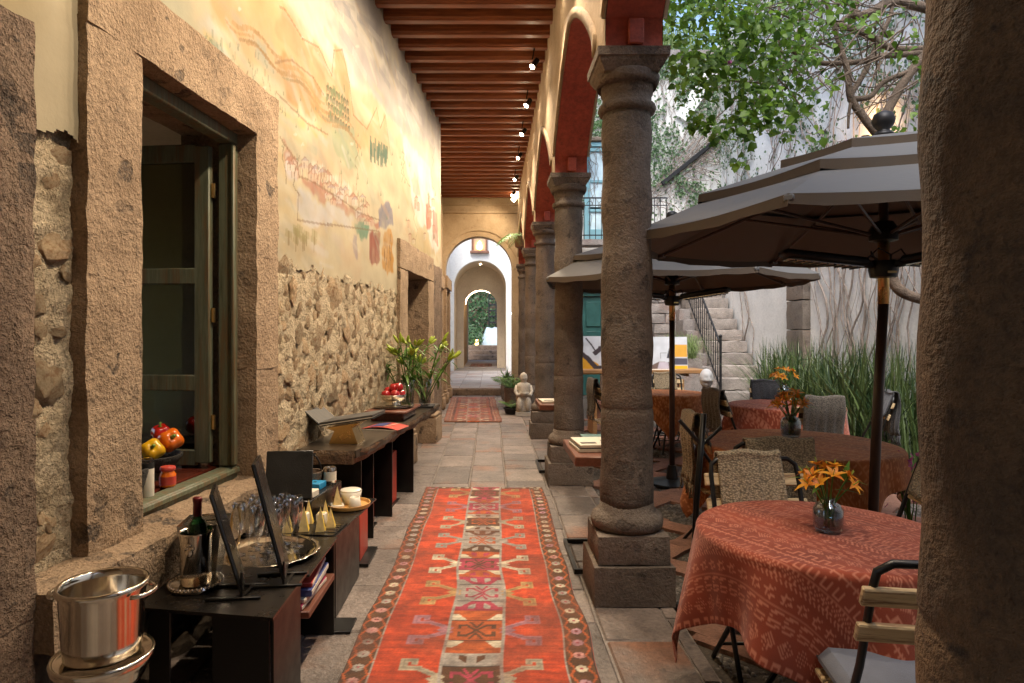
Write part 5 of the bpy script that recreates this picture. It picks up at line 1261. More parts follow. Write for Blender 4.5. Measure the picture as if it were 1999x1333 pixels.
# black box with small packs, tin, basket and folder
bk = thing('black_box', 'long black box on the low table carrying small packs', 'box', (-1.08, 3.72, .471), TH); obj('box_body', MB().box((0,0,.06),(.27,.50,.12),.004), M['blacktop'], bk)
zb = .592
for (x, y, sx, sy, h, m_, lb_) in ((-1.02,3.56,.10,.09,.035,'paper','cream card pack nearest on the black box'),(-1.10,3.66,.10,.10,.028,'paper','cream card pack behind, beside the black folder'),(-1.03,3.75,.10,.10,.036,'cyan','bright blue card pack on the black box')):
    t = thing('card_pack', lb_, 'box', (x,y,zb), -.15); obj('pack_body', MB().box((0,0,h/2),(sx,sy,h),.003), M[m_], t); obj('pack_mark', MB().box((0,0,h+.0005),(sx*.2,sy*.2,.001)), M['black'], t)
tn = thing('label_tin', 'small silver tin with a pale label on the black box', 'tin', (-.975, 3.88, zb)); obj('tin_body', MB().lathe([(.0,0),(.036,0),(.038,.004),(.038,.09),(.035,.096),(.02,.096),(.018,.09),(.0,.09)], 28), M['steel'], tn); obj('label_band', MB().lathe([(.0388,.018),(.0388,.072)], 28, caps=False), M['paper'], tn)
bkt = thing('wicker_basket', 'small dark basket with a hoop handle beside the tin', 'basket', (-1.10, 3.86, zb)); obj('basket_body', MB().lathe([(.0,0),(.07,0),(.085,.075),(.075,.075),(.065,.012),(.0,.012)], 20, caps=False), M['bark'], bkt); obj('handle', MB().tube([(.078*math.cos(a*math.pi/14), 0, .07+.115*math.sin(a*math.pi/14)) for a in range(15)], .005, 6), M['blackmetal'], bkt)
fo = thing('leather_folder', 'black leather folder standing upright against the stone ledge', 'folder', (-1.10, 3.47, .592)); M_ = Matrix.Rotation(R(-14),4,'X')
obj('cover', MB().box((0,0,.135),(.25,.012,.26),.004,M_), M['leather'], fo); obj('back_cover', MB().box((-.004,.02,.133),(.25,.010,.256),.004,M_), M['leather'], fo); obj('corner_strap', MB().box((.10,-.0075,.245),(.08,.002,.008),0,M_), M['leather'], fo)
fo.location = (-1.10, 3.475, .592); fo.rotation_euler[2] = .12
# on the console: book stand, open book, magazines, box, silver bowl of apples, lilies
bs_ = thing('book_stand', 'folded pale metal stand under the open book on the slab', 'stand', (-1.04, 4.62, .716), -.1)
obj('stand_body', MB().prism([(-.10,0),(.11,0),(.07,.11),(.12,.15),(-.12,.11),(-.06,.09)], 1, -.09, .09), M['brass'], bs_, smooth=False)
ob_ = thing('open_book', 'large old open book lying on the metal stand', 'book', (-1.04, 4.62, .83), -.1)
def page(x0, z0, x1, z1, th): return MB().add([(x0,-.17,z0),(x1,-.17,z1),(x1,.17,z1),(x0,.17,z0),(x0,-.17,z0+th),(x1,-.17,z1+th),(x1,.17,z1+th),(x0,.17,z0+th)], [(0,1,2,3),(4,5,6,7),(0,1,5,4),(1,2,6,5),(2,3,7,6),(3,0,4,7)])
obj('left_leaf', page(-.14,.03,-.27,.14,.006), M['greypage'], ob_); obj('left_cover', page(-.14,.022,-.28,.134,.004), M['leather'], ob_)
obj('right_leaf', page(-.14,.03,.24,.09,.014), M['greypage'], ob_); obj('page_edge', page(-.139,.024,.238,.084,.005), M['paper'], ob_); obj('right_cover', page(-.14,.016,.245,.076,.004), M['leather'], ob_)
mz = thing('magazine', 'open red and blue magazine on the slab console', 'magazine', (-.87, 5.28, .716), -.25)
obj('cover', MB().grid([[( -.16+.32*i/8, -.13+.26*j/4, .006+.022*math.sin(math.pi*i/8)) for i in range(9)] for j in range(5)]), M['cover_red'], mz, smooth=True)
obj('blue_print', MB().grid([[( -.10+.12*i/4, -.10+.2*j/4, .0085+.022*math.sin(math.pi*(.19+.375*i/4))) for i in range(5)] for j in range(5)]), M['cover_blue'], mz, smooth=True)
obj('white_line', MB().grid([[( .03+.012*i+.04*j/4, -.11+.22*j/4, .009+.022*math.sin(math.pi*(.6+.1*j/4))) for i in range(2)] for j in range(5)]), M['paper'], mz, smooth=True); obj('pages', MB().box((0,-.0,.003),(.31,.255,.006)), M['paper'], mz)
cb = thing('wooden_box', 'flat dark wooden box with a board top on the slab', 'box', (-.90, 5.95, .716), TH); obj('box_body', MB().box((0,0,.035),(.30,.50,.07),.006), M['darkwood'], cb); obj('board_top', MB().box((0,0,.082),(.38,.62,.022),.006), M['redwoodtop'], cb)
sp_ = thing('silver_plates', 'stacked silver plates on the flat wooden box', 'plate', (-.91, 5.95, .81)); 
for k in range(2): obj('plate', MB().lathe([(.0,0),(.15,0),(.195,.012),(.2,.016),(.19,.016),(.15,.006),(.0,.005)], 40, (0,0,.013*k), caps=False), M['silver'], sp_, smooth=True)
sbw = thing('silver_bowl', 'silver bowl piled with dark red apples', 'bowl', (-.91, 5.96, .830)); obj('bowl_body', MB().lathe([(.0,.0),(.07,.0),(.075,.01),(.05,.02),(.10,.05),(.125,.085),(.128,.10),(.12,.10),(.09,.05),(.0,.03)], 32, caps=False), M['silver'], sbw, smooth=True)
am = MB().sphere((0,0,0), 1, 16, 12, None, lambda d: 1-.22*math.exp(-((1-abs(d.z))*14))).mesh('apple', M['apple'], True); stm = MB().tube([(0,0,.7),(.1,0,1.25)], .05, 5).mesh('stalk', M['bark'])
for k, (x, y, z) in enumerate(((-.06,-.03,.10),(.03,-.06,.105),(.07,.02,.10),(0,.06,.10),(-.05,.05,.125),(.01,-.0,.16),(.05,.0,.165))):
    t = link('red_apple', am, None, (-.91+x, 5.96+y, .83+z), (random.uniform(-.4,.4), random.uniform(-.4,.4), 0)); t.scale = (.046,)*3; tag(t, 'dark red apple %s in the silver bowl' % ('at the lower left','at the lower front','at the lower right','at the back','at the upper left','topmost on the left','topmost on the right')[k], 'apple', 'apples in the silver bowl'); link('stalk', stm, t)
for k, (x, y, lb_) in enumerate(((-.86,6.62,'glass vase of lily buds nearest the rubble wall'),(-.70,6.78,'glass vase of lily buds at the far end of the slab'))):
    v = thing('lily_vase', lb_, 'vase', (x,y,.716)); obj('tray', MB().box((0,0,.012),(.20,.22,.022),.004), M['black'], v)
    obj('vase_glass', MB().lathe([(.0,.024),(.055,.024),(.062,.05),(.066,.16),(.078,.30),(.075,.30),(.063,.16),(.058,.05),(.0,.035)], 24, caps=False), M['glass'], v, smooth=True)
    st = MB(); lv = MB(); bu = MB(); r_ = random.Random(k+40)
    for j in range(12):
        a = r_.uniform(0,6.28); sp2 = r_.uniform(.08,.30); H = r_.uniform(.42,.68); p0 = Vector((r_.uniform(-.03,.03), r_.uniform(-.03,.03), .04)); p2 = Vector((math.cos(a)*sp2, math.sin(a)*sp2, H)); p1 = p0.lerp(p2,.5)+Vector((0,0,.06))
        pts = [p0*(1-t)**2+p1*2*t*(1-t)+p2*t*t for t in [i/8 for i in range(9)]]; st.tube(pts, .0055, 5)
        for i in range(9):
            q = pts[r_.randrange(3,9)]; leafquad(lv, q, Vector((r_.uniform(-1,1), r_.uniform(-1,1), r_.uniform(-.2,.9))), Vector((0,0,1)), r_.uniform(.10,.19), r_.uniform(.022,.034), .5)
        for i in range(r_.choice((2,3))):
            d = Vector((math.cos(a)+r_.uniform(-.8,.8), math.sin(a)+r_.uniform(-.8,.8), r_.uniform(.7,1.6))).normalized(); q = p2+d*.05; L = r_.uniform(.08,.115)
            st.tube([p2, q], .0035, 4); obj('bud', MB().tube([q+d*L*t for t in (0,.15,.4,.7,.9,1)], [.006,.011,.0155,.014,.008,.002], 7), M['bud'], v, smooth=True)
    obj('stem', st, M['lilyleaf'], v, smooth=True); obj('leaf', lv, M['lilyleaf'], v, smooth=True)
# cable on the ledge
cbp = [wl(.05,3.98,.69), wl(.10,3.72,.675), wl(.13,3.55,.673), wl(.12,3.80,.675), wl(.1,4.0,.673)]
o = obj('ledge_cable', MB().tube([wl(.03,3.66,.68), wl(.08,3.72,.675), wl(.12,3.80,.675), wl(.13,3.95,.675), wl(.08,4.08,.675)], .006, 6), M['black'], None, smooth=True); tag(o, 'black cable lying on the stone window ledge', 'cable')

# on the table inside the window
def pepper(x, y, z, r, m_, label, rot, nm='bell_pepper'):
    t = thing(nm, label, 'pepper', (x,y,z)); t.rotation_euler = rot
    def f(d):
        a = math.atan2(d.y, d.x); lob = 1+.10*math.cos(4*a)*(1-d.z*d.z); return lob*(1-.30*math.exp(-(1-d.z)*16))*(1-.15*max(0,-d.z))
    obj('flesh', MB().sphere((0,0,0), (r,r,r*1.1), 32, 20, None, f), M[m_], t, smooth=True); obj('stalk', MB().tube([(0,0,r*.72),(0,0,r*.98),(r*.12,0,r*1.3)], [r*.28,r*.12,r*.14], 8), M['pepgreen'], t, smooth=True)
mc = thing('stone_bowl', 'dark three footed stone bowl holding bell peppers', 'bowl', (-1.80, 3.36, .741)); obj('bowl_body', MB().lathe([(.0,.035),(.09,.035),(.14,.07),(.165,.105),(.168,.12),(.155,.12),(.12,.08),(.0,.06)], 32, caps=False), M['basalt'], mc)
for a in (0,2.1,4.2): obj('foot', MB().lathe([(.02,0),(.032,.05)], 10, (.08*math.cos(a),.08*math.sin(a),0)), M['basalt'], mc)
pepper(-1.745,3.30,.895,.058,'pep_y','yellow bell pepper in front in the stone bowl',(R(60),R(10),.4)); pepper(-1.715,3.43,.925,.062,'pep_o','orange bell pepper in the stone bowl',(R(62),R(15),.5)); pepper(-1.78,3.46,.955,.052,'pep_r','red bell pepper at the back of the stone bowl',(R(20),0,0)); pepper(-1.86,3.28,.975,.05,'pep_y','yellow bell pepper partly hidden by the jamb',(R(30),R(-20),0))
gr_ = thing('salt_grinder', 'slim pale grinder with a black collar inside the window', 'grinder', (-1.60, 2.98, .741)); obj('body', MB().lathe([(.0,0),(.029,0),(.03,.003),(.03,.125),(.0295,.13)], 28), M['ceramic'], gr_); obj('collar', MB().lathe([(.0302,.13),(.0302,.155)], 28), M['black'], gr_); obj('cap', MB().lathe([(.028,.155),(.028,.172),(.022,.176),(.0,.176)], 28), M['glass'], gr_)
jr = thing('pickle_jar', 'small glass jar of red preserve with a red lid', 'jar', (-1.60, 3.17, .741)); obj('jar_body', MB().lathe([(.0,0),(.035,0),(.038,.006),(.038,.06),(.03,.075),(.03,.08)], 28), M['pep_o'], jr, smooth=True); obj('lid', MB().lathe([(.034,.08),(.036,.083),(.036,.095),(.033,.099),(.0,.099)], 28), M['cover_red'], jr); obj('label_band', MB().lathe([(.0386,.012),(.0386,.052)], 28, caps=False), M['cover_red'], jr)
pt = thing('basalt_pot', 'dark stone pot partly hidden by the near window jamb', 'pot', (-1.66, 2.93, .741)); obj('pot_body', MB().lathe([(.0,0),(.05,0),(.06,.03),(.085,.12),(.085,.135),(.07,.135),(.05,.03),(.0,.02)], 28, caps=False), M['basalt'], pt)
pw = thing('indoor_bench', 'dim cushioned bench inside the room behind the glass', 'bench', (-2.75, 5.2, .03)); obj('seat', MB().box((0,0,.35),(1.6,.6,.7),.03), M['darkwood'], pw); obj('pillow', MB().sphere((.35,-.1,.95), (.28,.12,.24), 20, 12, None, lambda d: 1+.15*(abs(d.x*d.z))), M['pillow'], pw, smooth=True)

# =================================================================== COURT FURNITURE
# tablecloth print
def cloth_canvas(W, res, seed, base, mark):
    c = Canvas(W, W, res, base); rn = random.Random(seed); B_, K = base, mark; x = 0.0; k = 0; t = .0062
    c.a *= (.75+.5*smooth_noise(c.nx, c.ny, 12, 12, seed)[...,None])
    while x < W:
        w_ = (.10,.085,.05,.085,.11,.10,.09)[k % 7]*1.0; m_ = x+w_/2; kind = k % 7; y = 0
        c.line([(x,0),(x,W)], .005, K, .6)
        while y < W:
            if kind == 0: c.line([(x+.012,y),(m_,y+.03),(x+w_-.012,y)], t, K); y += .026
            elif kind in (1, 3): c.line([(x+.02,y),(x+.02,y+.035),(x+w_-.02,y+.035),(x+w_-.02,y+.07),(x+.02,y+.07)], t, K); y += .07
            elif kind == 2: c.line([(x+.008,y),(x+w_-.008,y)], t*.9, K); c.line([(m_,y),(m_,y+.022)], t*.8, K); y += .022
            elif kind == 4:
                for q in (.044,.028,.012): c.poly([(m_-q,y+.05),(m_,y+.05-q),(m_+q,y+.05),(m_,y+.05+q)], K); c.poly([(m_-q+t,y+.05),(m_,y+.05-q+t),(m_+q-t,y+.05),(m_,y+.05+q-t)], base)
                y += .10
            elif kind == 5:
                for q in range(4): c.line([(x+.02+q*.02,y+.005),(x+.012+q*.022,y+.07)], t, K)
                y += .085
            else:
                for a in range(6): 
                    a0 = a*1.047; c.line([(m_+.012*math.cos(a0),y+.05+.012*math.sin(a0)),(m_+.032*math.cos(a0+.3),y+.05+.032*math.sin(a0+.3)),(m_+.012*math.cos(a0+1.047),y+.05+.012*math.sin(a0+1.047))], t*.8, K)
                y += .09
        x += w_; k += 1
    return c
ccv = cloth_canvas(2.7, .0055, 4, lin('#84361a'), lin('#b87054'))
ccv2 = cloth_canvas(2.7, .007, 9, lin('#96521f'), lin('#bb7b48'))
def tablecloth(label, cx, cy, r, half, ang, n, seed, canvas, zt, corner=1.0, dropmax=.62):
    U, V = np.meshgrid(np.linspace(-half,half,n), np.linspace(-half,half,n)); ca, sa = math.cos(ang), math.sin(ang)
    X, Y = U*ca-V*sa, U*sa+V*ca; rho = np.hypot(X,Y)+1e-9; th = np.arctan2(Y,X)
    over = np.clip(rho-r, 0, None); roll = .025
    q = np.clip(over/roll, 0, 1.571)
    dr = np.where(over > 0, roll*np.sin(q), 0); dz = np.where(over > 0, roll*(1-np.cos(q))+np.clip(over-roll*1.571, 0, None), 0)
    hang = np.clip((dz-.03)/.35, 0, 1.4)
    ph = 7*th+seed+.7*np.sin(3*th+seed); fold = (.055*(np.abs(np.sin(ph*.5))**1.5*2-1)+.020*np.sin(16*th+seed*2.3)+.022*np.sin(5*th+1))*hang
    rad = np.where(rho < r, rho, r+dr+hang*.03+fold)
    z = zt-dz+.0015*np.sin(40*X)*np.sin(31*Y)*(rho<r)
    wr = .003*(smooth_noise(n,n,14,14,seed+2)-.5)
    P = np.stack([rad*np.cos(th), rad*np.sin(th), z+wr], -1)
    me = gridmesh('tablecloth', P, M['cloth']); paint(me, canvas.sample((U+.95)*1.42, (V+.95)*1.42).reshape(-1,3))
    o = link('tablecloth', me, None, (cx,cy,0)); md = o.modifiers.new('solid','SOLIDIFY'); md.thickness = .003
    return tag(o, label, 'tablecloth', 'printed rust tablecloths')
def table(label, cx, cy, r, rz=0, zt=.716):
    t = thing('round_bistro_table', label, 'table', (cx,cy,-.06), rz, 'round bistro tables in the court')
    h = zt+.06
    obj('table_top', MB().lathe([(.0,h-.035),(r-.03,h-.035),(r-.005,h-.03),(r-.003,h-.006),(r-.01,h-.002),(.0,h-.002)], 40), M['slat'], t)
    for a in range(3):
        d = Vector((math.cos(a*2.094), math.sin(a*2.094), 0)); obj('leg', MB().tube([d*r*.55+Vector((0,0,h-.04)), d*.06+Vector((0,0,h*.5)), d*r*.62+Vector((0,0,.01))], .012, 6), M['blackmetal'], t)
    obj('leg_ring', MB().tube([(r*.3*math.cos(a*math.pi/12), r*.3*math.sin(a*math.pi/12), .26) for a in range(25)], .008, 6, False), M['blackmetal'], t); obj('hub', MB().tube([(0,0,h*.42),(0,0,h*.58)], .07, 10), M['blackmetal'], t)
tabs = [('nearest round table, under a rust cloth with pale printed signs', 1.31, 2.52, .45), ('wide round table in the middle of the court', 2.17, 4.55, .64), ('round table in front of the strap leaves', 3.2, 6.95, .56), ('small round table before the painted canvases', 2.33, 8.4, .45)]
for i, (lb_, x, y, r) in enumerate(tabs): table(lb_, x, y, r)
tablecloth('rust cloth with pale printed signs draped over the nearest table', 1.31, 2.52, .455, .76, R(28), 250, 1, ccv, .722)
tablecloth('brown printed cloth on the wide middle table', 2.17, 4.55, .645, .86, R(40), 170, 2, ccv2, .722)
tablecloth('rust printed cloth on the table by the strap leaves', 3.2, 6.95, .565, .83, R(12), 120, 3, ccv, .722)
tablecloth('brown printed cloth on the small far table', 2.33, 8.4, .455, .74, R(33), 100, 4, ccv2, .722)
# vases of orange flowers
def flower_vase(label, x, y, s, seed, mv='blueglass'):
    v = thing('flower_vase', label, 'vase', (x,y,.7255), 0, 'vases of orange flowers'); r_ = random.Random(seed)
    obj('vase_glass', MB().lathe([(.0,.0),(.045*s,.0),(.054*s,.012*s),(.058*s,.05*s),(.057*s,.09*s),(.045*s,.112*s),(.026*s,.122*s),(.026*s,.135*s),(.0235*s,.135*s),(.0235*s,.12*s),(.042*s,.108*s),(.053*s,.088*s),(.053*s,.05*s),(.049*s,.014*s),(.0,.010*s)], 28, caps=False), M[mv], v, smooth=True)
    obj('water', MB().lathe([(.0,.012*s),(.048*s,.014*s),(.0522*s,.05*s),(.0522*s,.072*s),(.0,.072*s)], 24, caps=False), M['water'], v, smooth=True)
    st = MB(); lv = MB(); pe_ = MB(); ce = MB()
    for j in range(13):
        a = j*2.4+r_.uniform(-.4,.4); sp2 = (.02+.075*math.sqrt(j/13))*s*1.1; H = (.25-.06*j/13+r_.uniform(-.02,.02))*s; p2 = Vector((math.cos(a)*sp2, math.sin(a)*sp2, H)); p0 = Vector((r_.uniform(-.02,.02)*s, r_.uniform(-.02,.02)*s, .02*s)); pm_ = Vector((p2.x*.15,p2.y*.15,.13*s))
        st.tube([p0*(1-t)**2+pm_*2*t*(1-t)+p2*t*t for t in (0,.2,.4,.6,.8,1)], .0028*s, 5)
        ax = (p2-Vector((0,0,.12*s))).normalized()
        u = ax.orthogonal().normalized(); w_ = ax.cross(u)
        for i in range(6):
            an_ = i*1.047; d = ax*.75+(u*math.cos(an_)+w_*math.sin(an_))*.75; leafquad(pe_, p2, d, ax, .046*s*r_.uniform(.75,1.15), .021*s, r_.uniform(.2,.8))
        if j % 2: leafquad(lv, p2*.8+Vector((0,0,.02)), Vector((p2.x,p2.y,.02)), Vector((0,0,1)), .085*s, .022*s, .35)
        ce.tube([p2, p2+ax*.035*s], .002*s, 4)
    leafquad(lv, Vector((.02*s,0,.17*s)), Vector((1,-.2,.05)), Vector((0,0,1)), .12*s, .02*s, .2); leafquad(lv, Vector((.05*s,0,.2*s)), Vector((.5,0,1)), Vector((0,-1,0)), .1*s, .03*s, .1)
    obj('stem', st, M['lilyleaf'], v, smooth=True); obj('leaf', lv, M['lilyleaf'], v, smooth=True); obj('petal', pe_, M['petal'], v, smooth=True); obj('stamen', ce, M['bud'], v)
flower_vase('blue glass vase of orange blooms on the nearest table', *atz(1617,1036,.726)[:2], .95, 1)
flower_vase('blue glass vase of orange blooms on the wide middle table', *atz(1544,852,.726)[:2], 1.25, 2)
flower_vase('blue glass vase of orange blooms on the table by the strap leaves', *atz(1530,781,.726)[:2], 1.35, 3)

# folding chairs
def chair_proto():
    P_ = []
    def loop(s):   # side tube: front foot up to the back top
        return [(s*.205,.24,.0),(s*.205,.06,.33),(s*.205,-.09,.64),(s*.205,-.175,.89)]
    top = [(-.205,-.175,.89),(-.20,-.188,.935),(-.165,-.196,.96),(0,-.198,.965),(.165,-.196,.96),(.20,-.188,.935),(.205,-.175,.89)]
    P_.append(('back_frame', MB().tube(loop(-1)[:-1]+top+loop(1)[:-1][::-1], .0115, 8).mesh('back_frame', M['blackmetal'], True)))
    for s in (-1,1): P_.append(('leg', MB().tube([(s*.175,-.23,0),(s*.175,-.02,.24),(s*.175,.20,.445)], .0115, 8).mesh('leg', M['blackmetal'], True)))
    P_.append(('crossbar', MB().tube([(-.175,-.15,.10),(.175,-.15,.10)], .008, 6).mesh('crossbar', M['blackmetal'], True)))
    P_.append(('crossbar', MB().tube([(-.205,.20,.08),(.205,.20,.08)], .008, 6).mesh('crossbar', M['blackmetal'], True)))
    P_.append(('crossbar', MB().tube([(-.175,.0,.26),(.175,.0,.26)], .007, 6).mesh('crossbar', M['blackmetal'], True)))
    rot = Matrix.Rotation(R(22), 4, 'X')
    for (y, z) in ((-.128,.755),(-.165,.865)): P_.append(('back_slat', MB().box((0,0,0),(.47,.02,.058),.004, Matrix.Translation((0,y-.012,z))@rot).mesh('back_slat', M['slat'])))
    for k in range(5): P_.append(('seat_slat', MB().box((0,-.14+k*.085,.457),(.44,.068,.018),.004).mesh('seat_slat', M['slat'])))
    return P_
CP = chair_proto()
def chair(label, x, y, face, z=-.06):
    c = thing('folding_chair', label, 'chair', (x,y,z), math.atan2(-face[0], face[1]), 'folding chairs around the court tables')
    for nm, me in CP: link(nm, me, c)
    return c
def blanket(label, c, m_, off=0.0, wd=.32, front=.20, back=.42, seed=0):
    b = MB(); P2 = []; nx = 26; prof = []
    # profile in chair frame (y,z): hangs in front of the back, over its top, behind
    for k in range(9): prof.append((-.135-.05*k/8+.03*(1-k/8), .975-front+front*k/8))
    for k in range(1,8): a = math.pi*k/8; prof.append((-.2+.03*math.cos(a)-.008, .975+.025*math.sin(a)))
    for k in range(13): prof.append((-.238-.012*math.sin(k*.5), .975-back*k/12))
    for i in range(nx):
        t = i/(nx-1)-.5; row = []
        for j, (y, z) in enumerate(prof):
            h = max(0, (.95-z)); wv = noise.noise(Vector((t*6, seed*3.7, j*.12)))*.07*h + .018*math.sin(t*30+seed)*min(1,h*3)
            side = 1+.10*h*noise.noise(Vector((seed, t*2, 2)))
            row.append((off+t*wd*side, y+(wv if j > 12 else -wv*.6), z+.006*math.sin(t*9+seed)))
        P2.append(row)
    b.grid(P2); o = thing('throw_blanket', label, 'blanket', c.location, c.rotation_euler[2], 'knitted throws over the chairs')
    q = obj('cloth', b, M[m_], o, smooth=True); md = q.modifiers.new('solid','SOLIDIFY'); md.thickness = .011
    fr_ = MB(); r_ = random.Random(seed)
    for i in range(0, nx):
        p = Vector(P2[i][-1]); L = r_.uniform(.06,.11); fr_.tube([p, p+Vector((r_.uniform(-.008,.008), r_.uniform(-.01,.01), -L*.5)), p+Vector((r_.uniform(-.014,.014), r_.uniform(-.016,.016), -L))], .0042, 4)
    obj('fringe', fr_, M[m_], o, smooth=True)
ch = [
 ('chipped folding chair behind the nearest table', 1.25, 2.86, (0,-1), 'taupe knitted throw over the chair behind the nearest table', 'wool', .02, .30),
 ('folding chair with its back to us at the wide middle table', 1.54, 3.66, (.05,1), 'taupe knitted throw on the chair before the wide middle table', 'wool', .02, .36),
 ('folding chair seen side on, left of the wide middle table', 1.66, 4.62, (1,-.05), 'taupe fringed throw on the chair left of the wide middle table', 'wool', 0, .34),
 ('folding chair seen side on at the right, near the parasol pole', 1.95, 3.05, (-1,.15), 'taupe throw on the side on chair near the parasol pole', 'wool', 0, .34),
 ('folding chair in front of the table by the strap leaves', 2.98, 5.95, (.1,1), 'grey brown throw on the chair in front of the table by the strap leaves', 'wool_grey', .02, .36),
 ('folding chair at the right of the table by the strap leaves', 3.72, 6.35, (-1,.3), 'charcoal throw at the right of the table by the strap leaves', 'wool_dark', 0, .40),
 ('folding chair behind the table by the strap leaves', 3.35, 7.55, (-.1,-1), 'charcoal throw on the chair behind the table by the strap leaves', 'wool_dark', .04, .34),
 ('folding chair left of the table by the strap leaves', 2.48, 6.55, (1,.1), 'charcoal throw on the chair left of the table by the strap leaves', 'wool_grey', 0, .40),
 ('folding chair behind the small far table', 2.52, 9.0, (0,-1), 'pale grey brown throw behind the small far table', 'wool', .02, .32),
 ('folding chair left of the small far table', 1.48, 8.0, (1,.1), 'grey brown throw left of the small far table', 'wool_grey', 0, .34)]
for k, (la, x, y, f, lb_, m_, off, wd) in enumerate(ch):
    c = chair(la, x, y, f); blanket(lb_, c, m_, off, wd, .22, .40 if k not in (2,3) else .48, k+1)
c5 = chair('folding chair in the near right corner with a slate cushion', 1.24, 1.83, (.16,.98))
blanket('taupe throw on the near right corner chair, mostly hidden by the column', c5, 'wool', .10, .26, .2, .42, 20)
cu = thing('seat_cushion', 'slate grey cushion on the near right corner chair', 'cushion', (c5.location.x, c5.location.y, -.06), c5.rotation_euler[2]); obj('pad', MB().box((0,.035,.505),(.43,.42,.075),.03), M['cushion'], cu); obj('piping', MB().tube([(-.21,-.17,.50),(.21,-.17,.50),(.21,.24,.50),(-.21,.24,.50),(-.21,-.17,.50)], .004, 5), M['leather'], cu)
# black stand with round base
bs2 = thing('round_base_stand', 'black metal post on a round base with forked arms', 'stand', (1.14, 3.62, -.06))
obj('base', MB().lathe([(.0,0),(.095,0),(.095,.016),(.085,.026),(.0,.03)], 32), M['blacktop'], bs2); obj('post', MB().tube([(0,0,.02),(.03,.02,.6),(.075,.03,1.10)], .017, 10), M['blackmetal'], bs2, smooth=True)
for (dx, dz) in ((-.12,.14),(.12,.10)): obj('arm', MB().tube([(.062,.03,.92),(.062+dx,.05,.92+dz)], .011, 8), M['blackmetal'], bs2)
obj('arm', MB().tube([(.06,.03,.90),(.19,.06,.72)], .010, 8), M['blackmetal'], bs2)

